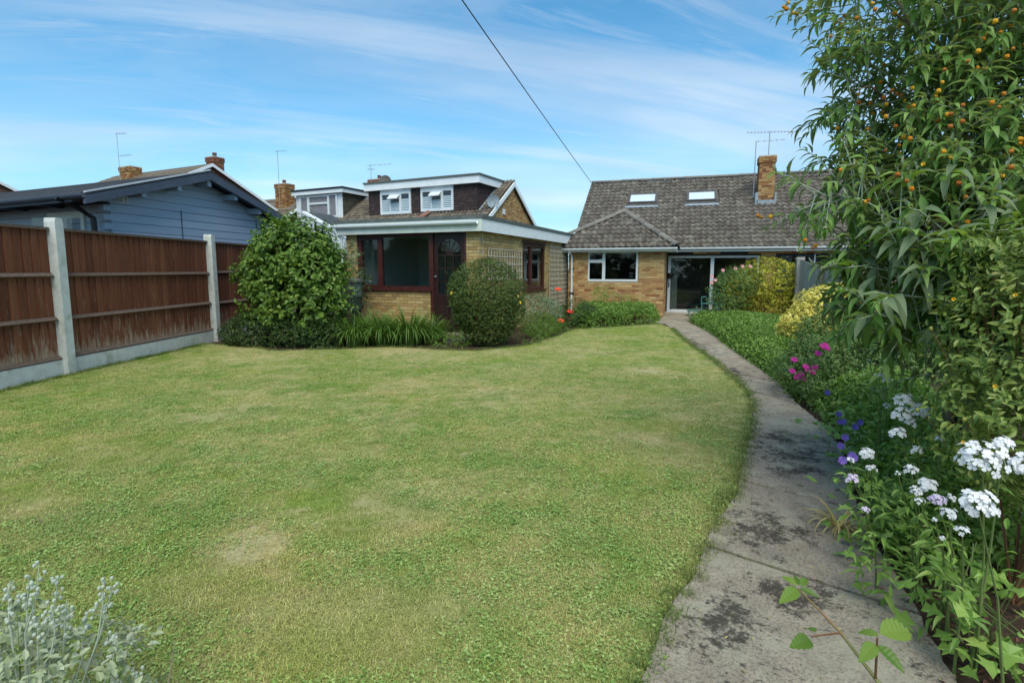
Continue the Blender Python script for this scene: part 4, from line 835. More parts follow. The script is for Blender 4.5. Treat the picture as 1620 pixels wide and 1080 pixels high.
h2 = gable_house((-18.2, 27.6, 0), 5.5, 4.4, .5, 5.0, 'low roofed house hidden behind the cabin roof with a brown chimney')
chimney(h2, -2.4, -1.45, .0, .55, 5.0, 6.80, BR_C, 60, 'fr', seed=43, pot=False)
h4 = gable_house((-11.2, 31.5, 0), 5.75, 4.4, .55, 7, 'brown roofed house with tall brown chimney right of the cabin')
chimney(h4, -1.7, -.85, -1.4, -.8, 4.0, 6.30, BR_C, 80, 'fr', seed=44)
def inH(h, x, y, z): return tuple(WM(h) @ Vector((x, y, z)))
aerial('television_aerial', inH(h2, -2.25, -.05, 6.0), 2.5, [(2.45, -.05, .6, 3, .15, .2), (1.35, 0, .95, 3, .2, .1)], 'thin double aerial on the brown chimney behind the cabin roof', R(-26), r=.014)
aerial('television_aerial', inH(h4, -1.3, -1.45, 4.6), 3.5, [(3.45, -.15, .6, 4, .12, .2)], 'very tall thin aerial mast on the chimney right of the cabin', R(-26), r=.016)

# overhead cable
a = Vector(inB(-3.3, YR+.1, ZR-.1)); d_ = Vector((-1.1, 8.0, 6.10)); e_ = a+(d_-a)*2.6
cb = MB(); pts = [a+(e_-a)*(k/40)+Vector((0, 0, -.25*math.sin(math.pi*k/40))) for k in range(41)]; cb.tube(pts, .011, 5)
cb.build('overhead_cable', M_['cable'], label='single dark cable running up from the bungalow ridge', category=None) if False else tag(cb.build('overhead_cable', M_['cable']), 'single dark overhead cable slanting up from the bungalow roof', 'cable')

# ================================================================== planting
def unit(v): return v/np.maximum(np.linalg.norm(v, axis=-1, keepdims=True), 1e-9)
LEAF = {   # (u along, v across, w lift) + faces
 'small': ([(0, 0, 0), (.5, .5, .06), (1, 0, -.05), (.5, -.5, .06)], [(0, 1, 2, 3)]),
 'fold': ([(0, 0, 0), (.42, .5, .12), (1, 0, -.12), (.42, -.5, .12), (.5, 0, 0)], [(0, 4, 1), (1, 4, 2), (2, 4, 3), (3, 4, 0)]),
 'ovate': ([(0, 0, 0), (.28, .46, .10), (.65, .38, .06), (1, 0, -.14), (.65, -.38, .06), (.28, -.46, .10), (.3, 0, .0), (.66, 0, -.03)], [(0, 6, 1), (1, 6, 7, 2), (2, 7, 3), (3, 7, 4), (4, 7, 6, 5), (5, 6, 0)]),
 'lance': ([(0, 0, 0), (.16, .34, .10), (.16, 0, .03), (.16, -.34, .10), (.38, .5, .13), (.38, 0, .05), (.38, -.5, .13), (.66, .34, .02), (.66, 0, -.03), (.66, -.34, .02), (1, 0, -.26)],
           [(0, 2, 1), (0, 3, 2), (1, 2, 5, 4), (2, 3, 6, 5), (4, 5, 8, 7), (5, 6, 9, 8), (7, 8, 10), (8, 9, 10)]),
 'palm': ([(0, 0, 0), (-.02, .38, .05), (.28, .26, .0), (.34, .62, .02), (.58, .22, 0), (1, 0, -.10), (.58, -.22, 0), (.34, -.62, .02), (.28, -.26, 0), (-.02, -.38, .05), (.4, 0, .04)],
          [(0, 10, 2, 1), (2, 10, 4, 3), (4, 10, 5), (5, 10, 6), (6, 10, 8, 7), (8, 10, 0, 9)]),
}
for _k in ('fold', 'ovate', 'lance', 'palm'): LEAF[_k] = (LEAF[_k][0], [f[::-1] for f in LEAF[_k][1]])
LEAF['petal'] = ([(0, 0, 0), (.30, .26, .02), (.72, .50, .03), (1, .28, -.03), (1, -.28, -.03), (.72, -.50, .03), (.30, -.26, .02)], [(0, 1, 2, 3, 4, 5, 6)])
def leaves(P, D, Nn, L, Wd, kind):
    """place leaf templates: arrays (n,3) base, direction, normal; (n,) length,width"""
    T, F_ = LEAF[kind]; T = np.array(T); D = unit(D); Sx = unit(np.cross(D, Nn)); Nn = np.cross(Sx, D)
    V = P[:, None]+D[:, None]*(T[None, :, 0:1]*L[:, None, None])+Sx[:, None]*(T[None, :, 1:2]*Wd[:, None, None])+Nn[:, None]*(T[None, :, 2:3]*L[:, None, None])
    return V, F_
def lumps(p, seed, f=1.0):
    r = np.random.default_rng(seed); s = 0
    for k in range(7):
        w = r.normal(size=3)*f*(1.5+k*1.3); s = s+np.sin(p @ w+r.uniform(0, 6.3))/(1+k*.35)
    return s/3.0
def crown_pts(lobes, n, seed, lump=.16, inner=.35, lf=2.0, zmin=.02, flat=1.0):
    r = np.random.default_rng(seed); lb = np.array(lobes, float); ar = (lb[:, 3]*lb[:, 4]+lb[:, 4]*lb[:, 5]+lb[:, 3]*lb[:, 5]); pick = r.choice(len(lb), n, p=ar/ar.sum())
    d = unit(r.normal(size=(n, 3))); c = lb[pick, :3]; rad = lb[pick, 3:]
    k = 1-inner*r.random(n)**1.7; q = c+d*rad; k = k*(1+lump*lumps(q, seed, lf))
    p = c+d*rad*k[:, None]; out = unit(d/rad)
    # thin the points buried in other lobes
    keep = np.ones(n, bool)
    for j in range(len(lb)):
        e = np.linalg.norm((p-lb[j, :3])/lb[j, 3:], axis=1); keep &= ~((e < .62) & (pick != j) & (r.random(n) < .8))
    keep &= p[:, 2] > zmin
    return p[keep], out[keep]
def foliage(name, parent, lobes, nspr, per, L, Wd, kind, mat, seed, grav=-.2, outw=.6, rnd_=.6, spr=.10, up=.7, **kw):
    r = np.random.default_rng(seed+99); p, o = crown_pts(lobes, nspr, seed, **kw); n = len(p)
    tw = unit(o*outw+r.normal(size=(n, 3))*.35+np.array([0, 0, .35])); t = np.tile(np.linspace(0, 1, per), n); P = np.repeat(p, per, 0)+np.repeat(tw, per, 0)*(t*spr)[:, None]
    m = len(P); side = unit(np.cross(np.repeat(tw, per, 0), r.normal(size=(m, 3)))); D = np.repeat(tw, per, 0)*.30*outw/.6+side*rnd_*1.5+np.repeat(o, per, 0)*.12+np.array([0, 0, grav])
    Nn = np.array([0, 0, up])+np.repeat(o, per, 0)*1.0+r.normal(size=(m, 3))*.38
    Ls = L*r.uniform(.65, 1.2, m)*(1-.25*t); V, F_ = leaves(P, D, Nn, Ls, Ls*Wd/L, kind)
    V[..., 2] = np.maximum(V[..., 2], .006)
    return link(name, fastmesh(name, V, F_, mat), parent)
def stems(name, parent, base, lobes, n, r0, mat, seed, droop=0.0, r1=.004):
    r = random.Random(seed); b = MB(); base = Vector(base)
    for i in range(n):
        l = r.choice(lobes); t = Vector((l[0]+r.uniform(-.7, .7)*l[3], l[1]+r.uniform(-.7, .7)*l[4], l[2]+r.uniform(-.5, .7)*l[5]))
        s = base+Vector((r.uniform(-1, 1), r.uniform(-1, 1), 0))*r0*3; s.z = -.02; m = s.lerp(t, .5)+Vector((r.uniform(-.1, .1), r.uniform(-.1, .1), .12))*(t-s).length*.5
        b.tube([s, s.lerp(m, .55), m, m.lerp(t, .55)+Vector((0, 0, .02)), t], [r0, r0*.8, r0*.6, r0*.4, r1], 5)
    return b.build(name, mat, parent, kind='stuff' if n > 12 else None)
def shrub(name, base, lobes, label, cat, nspr, per, L, Wd, kind, mat, seed, nst=8, r0=.012, stem='bark', group=None, **kw):
    """lobes given relative to base"""
    o = empty(name, (*base, 0), 0, label=label, cat=cat, group=group)
    foliage('foliage', o, lobes, nspr, per, L, Wd, kind, mat, seed, **kw)
    if nst: stems('stem', o, (0, 0, 0), lobes, nst, r0, M_[stem], seed)
    return o
G1 = leafmat('leaf_fresh', [(.1, (.045, .10, .014)), (.5, (.11, .20, .026)), (.9, (.21, .30, .05))])
G2 = leafmat('leaf_dark', [(.1, (.018, .042, .010)), (.5, (.040, .082, .018)), (.9, (.080, .13, .030))], trans=.2)
G3 = leafmat('leaf_box', [(.1, (.03, .062, .012)), (.5, (.075, .125, .022)), (.9, (.155, .20, .042))], trans=.2)
G4 = leafmat('leaf_strap', [(.1, (.05, .12, .02)), (.5, (.10, .20, .035)), (.9, (.20, .30, .07))], trans=.3)
G5 = leafmat('leaf_variegated', [(.1, (.07, .13, .05)), (.45, (.13, .20, .09)), (.75, (.32, .38, .24)), (.95, (.52, .55, .42))], trans=.15)
G6 = leafmat('leaf_golden', [(.1, (.07, .11, .02)), (.38, (.26, .30, .03)), (.75, (.66, .60, .06))], trans=.3)
G6b = leafmat('leaf_lemon', [(.1, (.30, .32, .05)), (.4, (.68, .62, .12)), (.85, (.86, .78, .26))], trans=.25)
G7 = leafmat('leaf_groundcover', [(.1, (.07, .14, .022)), (.5, (.14, .26, .04)), (.9, (.24, .37, .08))], trans=.28)
G8 = leafmat('leaf_buddleja', [(.1, (.08, .18, .032)), (.5, (.175, .32, .065)), (.9, (.30, .44, .13))], trans=.40, back=(.19, .26, .14), rough=.55)
G9 = leafmat('leaf_hypericum', [(.1, (.08, .14, .026)), (.5, (.175, .25, .05)), (.85, (.30, .36, .09)), (.97, (.30, .16, .05))], trans=.22)
G10 = leafmat('leaf_silver', [(.1, (.17, .22, .11)), (.5, (.28, .33, .185)), (.9, (.44, .48, .33))], trans=.1, back=(.47, .50, .39), rough=.7)
G11 = leafmat('leaf_rose', [(.1, (.05, .11, .025)), (.5, (.115, .20, .045)), (.85, (.20, .29, .075)), (.97, (.22, .07, .04))], trans=.2)
G12 = leafmat('leaf_border', [(.1, (.10, .20, .035)), (.5, (.20, .34, .06)), (.9, (.34, .47, .12))], trans=.3)
GD = leafmat('leaf_dead', [(.1, (.26, .19, .07)), (.6, (.46, .38, .14)), (.9, (.60, .52, .22))], trans=.2)
def petal(name, c, c2=None, trans=.25):
    c2 = c2 or tuple(min(1, x*1.15) for x in c); return leafmat(name, [(.1, c), (.9, c2)], trans=trans, rough=.6, tcol=(1, 1, 1))
WHITE = petal('petal_white', (.82, .82, .84), (.95, .95, .95), .3); LILAC = petal('petal_lilac', (.62, .50, .72), (.78, .70, .84)); PURP = petal('petal_purple', (.16, .09, .46), (.28, .17, .62))
MAG = petal('petal_magenta', (.55, .03, .30), (.75, .08, .45)); RED = petal('petal_scarlet', (.72, .03, .012), (.85, .10, .03)); PINK = petal('petal_pink', (.75, .32, .36), (.85, .5, .5)); YEL = petal('petal_yellow', (.80, .50, .03), (.85, .62, .08)); ORA = pmat('orange_ball', [(.3, (.62, .22, .012)), (.7, (.82, .42, .03))], 60, .85, .5, objvar=.6, bscale=300)
ORB = pmat('spent_ball', [(.3, (.36, .10, .015)), (.7, (.52, .19, .03))], 60, .85, .5, objvar=.6)
BUDG = pmat('green_bud', [(.3, (.16, .20, .04)), (.7, (.34, .34, .07))], 30, .5, .05, objvar=.5)

# large leafy shrub against the left fence
sl1 = [(0, 0, 1.95, .74, .66, .55), (-.35, .1, 1.45, .74, .6, .55), (.38, .0, 1.42, .66, .6, .6), (0, -.05, .85, .95, .72, .55), (-.12, .1, 2.28, .34, .35, .24), (.52, .1, 1.95, .28, .25, .22), (-.62, 0, 1.95, .22, .2, .2)]
o = shrub('leafy_shrub', (-4.62, 11.45), sl1, 'big fresh green rounded shrub in front of the left fence', 'shrub', 2300, 7, .125, .080, 'ovate', G1, 51, nst=10, r0=.022, spr=.24, lump=.42, grav=-.25, inner=.5, lf=1.7, rnd_=.7)
shrub('creeping_shrub', (-5.25, 11.15), [(.0, 0, .28, .65, .45, .45), (-.45, .2, .2, .5, .35, .32), (.75, -.1, .3, .7, .4, .42), (1.35, -.1, .22, .45, .3, .36)], 'dark small leaved shrub at the foot of the left fence', 'shrub', 4200, 6, .052, .030, 'small', G2, 52, nst=6, spr=.08)
fo = bpy.context.scene.objects[-1] if False else None
shrub('variegated_shrub', (-3.72, 12.2), [(0, 0, 1.9, .34, .3, .28), (0, 0, 1.4, .3, .3, .5)], 'thin pale variegated shrub behind the big leafy shrub', 'shrub', 260, 6, .06, .035, 'fold', G5, 53, nst=7, spr=.12)
shrub('wall_climber', (-3.66, 13.1), [(0, 0, 1.35, .16, .10, .35), (.05, 0, .95, .2, .12, .3)], 'small twiggy climber beside the garden room downpipe', 'climber', 90, 6, .06, .03, 'fold', G2, 54, nst=4)

def blades(name, parent, n, H, Wd, mat, seed, spread=.12, arch=1.0, rad=.08, bare=0):
    r = np.random.default_rng(seed); K = 7; t = np.linspace(0, 1, K)
    az_ = r.uniform(0, 2*np.pi, n); out = np.stack([np.cos(az_), np.sin(az_), np.zeros(n)], 1); L = H*r.uniform(.65, 1.15, n); a = arch*r.uniform(.35, 1.1, n)
    base = out*r.uniform(0, rad, n)[:, None]; th = (math.pi/2-.15)-a[:, None]*(t[None]**1.5)*2.0      # elevation along the blade
    dx = np.cumsum(np.cos(th), 1)/K*L[:, None]; dz = np.cumsum(np.sin(th), 1)/K*L[:, None]; dx -= dx[:, :1]; dz -= dz[:, :1]
    C = base[:, None]+out[:, None]*dx[..., None]+np.array([0, 0, 1.])*dz[..., None]; sd2 = np.stack([-out[:, 1], out[:, 0], np.zeros(n)], 1)
    w = Wd*np.array([.7, .9, 1, 1, .8, .5, .05])/2; A = C+sd2[:, None]*w[None, :, None]; B_ = C-sd2[:, None]*w[None, :, None]; V = np.concatenate([A, B_], 1)
    V[..., 2] = np.maximum(V[..., 2], .01)
    return link(name, fastmesh(name, V, [(k, k+1, K+k+1, K+k) for k in range(K-1)], mat, smooth=True), parent)
spots = [((-3.3, 11.15), .72, 'first strap leaved clump beside the dark shrub, arching over the lawn'), ((-2.75, 11.3), .80, 'middle strap leaved clump below the left garden room pane'), ((-2.2, 11.35), .86, 'tallest pale strap leaved clump under the wide maroon window'), ((-1.78, 11.75), .62, 'small strap leaved clump beside the maroon door frame'), ((-3.2, 11.9), .75, 'strap leaved clump behind, next to the water butt')]
for i, ((x, y), h, lb) in enumerate(spots):
    o = empty('strap_leaf_plant', (x, y, 0), 0, label=lb, cat='plant', group='strap leaved clumps below the garden room window')
    blades('leaf', o, 330, h*1.35, .024, G4, 60+i, rad=.30, arch=1.25)['kind'] = 'stuff'
shrub('fern_plant', (-1.62, 11.35), [(0, 0, .14, .2, .2, .16)], 'small bright green ferny plant at the door step', 'plant', 120, 6, .06, .02, 'fold', G1, 66, nst=0)

# clipped round bush
shrub('clipped_bush', (-.54, 11.25), [(0, 0, 1.12, .80, .76, .66), (.06, 0, .78, .72, .70, .55), (.02, 0, .35, .54, .5, .34), (-.3, -.1, .75, .4, .4, .4)], 'dark clipped ball shaped bush in front of the garden room corner', 'bush', 11000, 6, .038, .023, 'small', G3, 70, nst=14, r0=.014, stem='redstem', spr=.05, lump=.05, inner=.30, lf=3.2, grav=.05, outw=.9)
_cb = [x for x in COL.objects if x.name == 'clipped_bush'][0]
foliage('foliage', _cb, [(0, 0, 1.12, .84, .80, .70), (.05, 0, .7, .76, .72, .55)], 120, 7, .036, .018, 'small', G3, 170, spr=.16, lump=.10, inner=.05, outw=1.4, rnd_=.4)
bo = [x for x in COL.objects if x.name.startswith('clipped_bush')][0]
def bloom(name, parent, c, r, n, mat, seed=0, ctr=None, cup=.3, up=(0, 0, 1), kind='petal', wid=.8):
    """one open flower of n petals facing up"""
    up = np.array(up, float); up /= np.linalg.norm(up); a = np.cross(up, [.3, .9, .1]); a /= np.linalg.norm(a); b = np.cross(up, a); th = np.arange(n)*2*np.pi/n+seed
    D = np.cos(th)[:, None]*a+np.sin(th)[:, None]*b+up*((cup*(1+.9*(np.arange(n) % 2)))[:, None] if n > 8 else cup); P = np.tile(np.array(c, float), (n, 1)); V, F_ = leaves(P, D, np.tile(up, (n, 1)), np.full(n, r), np.full(n, r*wid), kind)
    return link(name, fastmesh(name, V, F_, mat), parent)
for k, (x, y, z) in enumerate(((-.66, -.52, 1.12), (.66, -.42, 1.05), (.70, -.45, .93))): bloom('flower', bo, (x, y, z), .035, 5, YEL, k, up=(x, y, .3))
shrub('weedy_plant', (-1.35, 10.75), [(0, 0, .12, .3, .2, .15), (.3, .1, .18, .2, .2, .2)], 'low weedy shoots at the left foot of the clipped bush', 'plant', 160, 6, .035, .02, 'fold', G7, 71, nst=4, r0=.004, stem='stem')
shrub('weedy_plant', (.38, 11.5), [(0, 0, .18, .3, .3, .25), (.3, .4, .2, .3, .3, .25)], 'wispy pale green plant at the right foot of the clipped bush', 'plant', 260, 6, .04, .014, 'fold', G7, 72, nst=6, r0=.004, stem='stem')
# border beside the garden room
shrub('variegated_bush', (.62, 13.55), [(0, 0, .55, .52, .5, .42), (.28, .3, .5, .45, .4, .38)], 'silvery variegated bush beside the garden room wall', 'bush', 1500, 6, .038, .022, 'fold', G5, 73, nst=6, spr=.07)
shrub('bushy_plant', (.62, 12.45), [(0, 0, .28, .40, .34, .32), (.25, .3, .25, .3, .3, .25)], 'bright green feathery bush at the lawn edge below the silvery one', 'bush', 1300, 6, .04, .012, 'fold', G1, 74, nst=5, spr=.08)
shrub('dark_plant', (1.75, 14.9), [(0, 0, .4, .42, .35, .38), (.35, .1, .32, .35, .3, .28)], 'dark leaved plant beyond the lower poppies', 'plant', 700, 6, .05, .026, 'fold', G2, 75, nst=5)
pops = [((1.22, 14.3), 1.04, 'tallest red poppy standing before the far trellis'), ((1.58, 14.6), .42, 'orange red poppy in the middle of the border corner'), ((1.22, 13.5), .28, 'lowest orange red poppy at the lawn edge')]
for i, ((x, y), h, lb) in enumerate(pops):
    o = empty('poppy', (x, y, 0), 0, label=lb, cat='poppy', group='poppies in the border corner')
    MB().tube([(0, 0, 0), (.02, 0, h*.5), (0, 0, h)], .005, 5).build('stem', M_['stem'], o); f = bloom('flower', o, (0, 0, h-.01), .095, 6, RED, i, cup=.55, up=(.1, -.5, 1), wid=1.1)
    bloom('flower_centre', f, (0, 0, h), .02, 5, M_['black'], up=(0, -.5, 1)); foliage('leaf', o, [(0, 0, min(.3, h*.5), .14, .14, min(.25, h*.4))], 34, 5, .09, .03, 'fold', G4, 80+i)['kind'] = 'stuff'
def cover(name, poly, h, label, mat, L, Wd, n, per, seed, kind='fold', hump=1.0, cat='ground cover', st=True):
    """a leafy mass over a polygon bed"""
    r = np.random.default_rng(seed); P = np.array(poly); mn, mx = P.min(0), P.max(0); q = r.uniform(mn, mx, (n*4, 2)); ins = inpoly(q, P); q = q[ins][:n]
    d = edged(q, P); hh = h*(1-np.exp(-d/.13))*(1+.28*lumps(np.c_[q, q[:, :1]*0], seed, 1.1)*hump)
    z = hh*(1-.55*r.random(len(q))**2.2); p = np.c_[q, np.maximum(z, .02)]; m = np.repeat(np.arange(len(p)), per); N_ = len(m)
    off = r.normal(size=(N_, 3))*np.array([.035, .035, .018]); D = r.normal(size=(N_, 3))*.8+np.array([0, -.1, .1]); Nn = np.array([0, -.15, 1.])+r.normal(size=(N_, 3))*.35
    Ls = L*r.uniform(.6, 1.2, N_); V, F_ = leaves(p[m]+off, D, Nn, Ls, Ls*Wd/L, kind); V[..., 2] = np.maximum(V[..., 2], .008)
    o = link(name, fastmesh(name, V, F_, mat)); tag(o, label, None if st else cat, kind='stuff' if st else None)
    if not st: o['category'] = cat
    return o
def inpoly(q, P):
    x, y = q[:, 0], q[:, 1]; c = np.zeros(len(q), bool); j = len(P)-1
    for i in range(len(P)):
        xi, yi, xj, yj = *P[i], *P[j]; cr = ((yi > y) != (yj > y)) & (x < (xj-xi)*(y-yi)/((yj-yi) if yj != yi else 1e-9)+xi); c ^= cr; j = i
    return c
def edged(q, P):
    d = np.full(len(q), 9e9)
    for i in range(len(P)):
        a, b = P[i], P[(i+1) % len(P)]; ab = b-a; t = np.clip(((q-a) @ ab)/(ab @ ab), 0, 1); d = np.minimum(d, np.linalg.norm(q-(a+t[:, None]*ab), axis=1))
    return d
bedw = [inB(-2.9, -2.25, 0)[:2], inB(-.15, -2.25, 0)[:2], inB(.0, -2.9, 0)[:2], (4.12, 15.5), (3.0, 14.9), (2.05, 14.35), (1.75, 14.7)]
cover('ground_cover', bedw, .50, 'leafy green cover along the bungalow wing wall', G7, .055, .035, 5200, 5, 90)
shrub('tall_weed', inB(-1.9, -2.75, 0)[:2], [(0, 0, .75, .28, .2, .32), (.3, 0, .6, .25, .2, .25), (.9, .0, .5, .3, .2, .2)], 'taller pale seedy plant under the wing window', 'plant', 300, 6, .06, .018, 'fold', G12, 91, nst=10, r0=.005, stem='stem')
# golden and rose bushes on the right
shrub('golden_bush', (7.55, 16.2), [(.15, 0, 1.18, .92, .8, .72), (-.5, .0, .95, .7, .7, .62), (.35, 0, .6, .95, .8, .5), (.6, .1, .9, .6, .6, .55)], 'golden yellow variegated bush before the grey fence', 'bush', 4600, 6, .062, .040, 'fold', G6, 92, nst=8, spr=.07, lump=.12, inner=.3)
o = shrub('rose_bush', (6.35, 15.7), [(.0, 0, .95, .66, .5, .55), (.3, 0, 1.25, .62, .5, .42), (-.1, 0, .5, .45, .4, .4)], 'dark rose bush with pink blooms beside the golden bush', 'rose bush', 1500, 6, .055, .03, 'fold', G11, 93, nst=8)
for k, (x, y, z) in enumerate(((-.66, -.3, 1.38), (-.56, -.3, 1.27), (-.35, -.3, 1.55), (-.66, -.3, 1.2), (.0, -.3, 1.60), (.2, -.3, 1.66), (.42, -.3, 1.66))): bloom('flower', o, (x, y, z), .055, 13, PINK, k, cup=.5, up=(0, -1, .5), wid=.75)
shrub('lemon_bush', (5.9, 9.7), [(0, 0, .86, .72, .55, .46), (-.55, -.1, .52, .50, .45, .42), (.6, .1, .88, .5, .45, .38)], 'bright lemon yellow bush above the ground cover bed', 'bush', 4200, 6, .055, .036, 'fold', G6b, 94, nst=6, spr=.06, lump=.15)
bedr = [(5.35, 16.2), (4.95, 13.3), (4.28, 10.1), (3.78, 7.4), (3.5, 6.4), (4.6, 6.2), (5.6, 8.6), (6.6, 11), (7.4, 14.6), (6.6, 16.2)]
cover('ground_cover', bedr, .36, 'mass of bright green low leaves right of the path', G7, .052, .036, 20000, 5, 95, kind='fold')
shrub('dark_shrub', (4.62, 7.3), [(0, 0, .68, .66, .6, .40), (-.35, -.25, .42, .60, .5, .40), (.45, 0, .72, .6, .5, .4), (.0, -.5, .32, .8, .45, .33)], 'mounded dark green shrub in front of the lemon yellow bush', 'shrub', 4200, 6, .055, .026, 'fold', G11, 96, nst=10, spr=.08)
shrub('garden_shrub', (9.2, 13.6), [(0, 0, 1.45, .8, .7, .6), (.5, -.8, 1.5, .7, .7, .55), (-.2, 0, .7, .7, .6, .6)], 'bright green shrub showing above the fence on the neighbour side', 'shrub', 900, 6, .08, .045, 'fold', G1, 98, nst=5)
shrub('edging_plant', (5.62, 16.3), [(0, 0, .22, .28, .22, .2), (.3, .1, .2, .2, .2, .18)], 'small cream variegated plant where the path meets the patio', 'plant', 260, 6, .035, .02, 'fold', G5, 99, nst=0)
# magenta rose along the path
def at(px, py, Y):
    P_ = R(6.9); d = Vector((px-810, 850*math.cos(P_)+(528-py)*math.sin(P_), -850*math.sin(P_)+(528-py)*math.cos(P_))); return CAMP+d*(Y/d.y)
mags = [(1303, 549), (1294, 560), (1256, 570), (1274, 581), (1289, 582), (1279, 587), (1253, 588), (1267, 593), (1262, 599), (1285, 590), (1310, 552), (1270, 600)]
o = empty('magenta_rose', (3.75, 6.6, 0), 0, label='low rose with magenta blooms spilling over the path edge', cat='rose bush')
foliage('foliage', o, [(0, 0, .28, .42, .5, .26), (.3, .15, .45, .45, .45, .3), (-.1, -.5, .18, .3, .35, .2)], 1300, 6, .045, .026, 'fold', G11, 97); stems('stem', o, (0, 0, 0), [(0, 0, .3, .4, .4, .3)], 10, .005, M_['stem'], 97)
for k, (px, py) in enumerate(mags):
    p = at(px, py, 6.25+.05*(k % 3))-Vector((3.75, 6.6, 0)); bloom('flower', o, p, .05*(1.1 if k in (0, 5, 8) else .8), 13, MAG, k, cup=.5, up=(-.2, -.8, .8), wid=.75)

# ---------------------------------------------------------------- orange ball tree on the right
BT = empty('orange_ball_tree', (2.95, 3.55, 0), 0, label='large leaning shrub with long drooping leaves and orange ball flowers', cat='shrub')
KS = .72
def kp(x, y, z): return (x*KS-2.95, y*KS-3.55, 1.6+KS*(z-1.6))
BL = []
for x, y, z, a, b_, c_ in ((3.35, 5, 3.95, .55, .5, .42), (3.22, 5, 3.2, .50, .45, .30), (4.1, 5, 3.55, .75, .7, .6), (4.9, 5, 3.9, .8, .7, .7), (3.02, 4.9, 2.28, .42, .45, .20), (3.5, 4.85, 2.3, .45, .5, .36), (3.95, 4.8, 2.4, .7, .8, .6), (4.7, 4.9, 2.7, .8, .8, .9), (3.28, 4.4, 1.62, .38, .45, .42), (3.75, 4.3, 1.5, .5, .6, .62), (4.4, 4.3, 1.7, .6, .6, .7), (3.55, 4.1, 1.0, .36, .4, .36), (3.15, 4.25, 1.45, .36, .45, .45), (3.3, 4.3, 1.95, .40, .45, .40), (4.0, 5.0, 2.9, .75, .7, .7), (5.2, 5.2, 3.4, .9, .8, 1.1), (3.55, 4.5, 1.95, .5, .5, .4)):
    BL.append((*kp(x, y, z), a*KS, b_*KS, c_*KS))
b = MB(); rr_ = random.Random(3); limbs = []
for i, l in enumerate(BL):
    t = Vector(l[:3]); s = Vector((rr_.uniform(-.1, .1), rr_.uniform(-.1, .1), 0)); m = Vector((t.x*.35+.25, t.y*.4, t.z*.62)); pts = [s, s.lerp(m, .5)+Vector((.06, 0, .05)), m, m.lerp(t, .5)+Vector((0, 0, .10)), t]
    b = MB().tube(pts, [.035, .03, .022, .015, .008], 7); b.build('branch', M_['bark'], BT, smooth=True); limbs.append(pts)
    for k in range(5):
        q = pts[3].lerp(t, rr_.random()); e = q+Vector((rr_.uniform(-1, 1)*l[3], rr_.uniform(-1, 1)*l[4], rr_.uniform(-.5, 1)*l[5])); b = MB().tube([q, q.lerp(e, .5)+Vector((0, 0, .04)), e], [.008, .006, .003], 5); b.build('branch', M_['bark'], BT)
r = np.random.default_rng(21); p, o_ = crown_pts(BL, 1950, 101, lump=.25, inner=.6, lf=1.6)
per = 10; n = len(p); tw = unit(o_*.7+r.normal(size=(n, 3))*.35+np.array([-.1, -.1, .45])); Ls_ = r.uniform(.16, .30, n)
t = np.tile(np.repeat(np.linspace(.15, 1, per//2), 2), n); sgn = np.tile([1, -1], n*per//2); T3 = np.repeat(tw, per, 0)
curve = -np.array([0, 0, 1.])*((t**2)*np.repeat(Ls_, per)*.25)[:, None]; P = np.repeat(p, per, 0)+T3*(t*np.repeat(Ls_, per))[:, None]+curve
sidev = unit(np.cross(np.repeat(tw, per, 0), np.tile(np.repeat(r.normal(size=(n, 3)), 1, 0), (1, per)).reshape(-1, 3))); alt = (np.tile(np.repeat(np.arange(per//2), 2), n) % 2)[:, None]
sidev = np.where(alt == 1, unit(np.cross(sidev, T3)), sidev)*sgn[:, None]
D = sidev*(.95-.45*t)[:, None]+T3*(.35+.5*t)[:, None]+np.array([0, 0, -.50])+r.normal(size=P.shape)*.13; Nn = np.array([0, -.1, 1.])+r.normal(size=P.shape)*.2+T3*.3
LL = r.uniform(.085, .165, len(P))*(1-.45*np.maximum(0, t-.7)/.3)*np.where(p[:, 2].repeat(per) < 1.9, 1.15, .92); V, F_ = leaves(P, D, Nn, LL, LL*np.random.default_rng(5).uniform(.20, .36, len(LL)), 'lance')
# the leaves that show largest are single objects, the rest one mass
Wp = P+np.array([2.95, 3.55, 0]); Yd = Wp[:, 1]; pxs = 810+850*Wp[:, 0]/Yd; score = LL/np.linalg.norm(Wp-np.array([0, 0, 1.6]), axis=1); score[(pxs > 1600) | (Wp[:, 2] > 1.6+.48*Yd)] = 0
inner_d = np.einsum('ij,ij->i', unit(Wp-np.array([0, 0, 1.6])), np.repeat(o_, per, 0)); score = score*np.where(inner_d < -.2, 1, .3)
idx = np.argsort(-score); big = idx[:280]; rest = idx[280:]
lme = [None]*8
for k in range(8):
    T_ = np.array(LEAF['lance'][0])*np.array([1, .30, 1]); T_[:, 2] *= .7+.12*k; me = bpy.data.meshes.new('leaf'); me.from_pydata([tuple(v) for v in T_], [], LEAF['lance'][1]); me.materials.append(G8); me.polygons.foreach_set('use_smooth', [True]*8); lme[k] = me
for c_, i in enumerate(big):
    d = Vector(D[i]).normalized(); s = d.cross(Vector(Nn[i])).normalized(); nn = s.cross(d); L_ = LL[i]
    link('leaf', lme[c_ % 8], BT, Matrix(((d.x*L_, s.x*L_, nn.x*L_, P[i][0]), (d.y*L_, s.y*L_, nn.y*L_, P[i][1]), (d.z*L_, s.z*L_, nn.z*L_, P[i][2]), (0, 0, 0, 1))))
link('leaf', fastmesh('leaf', V[rest], F_, G8, smooth=True), BT, kind='stuff')
b = MB()
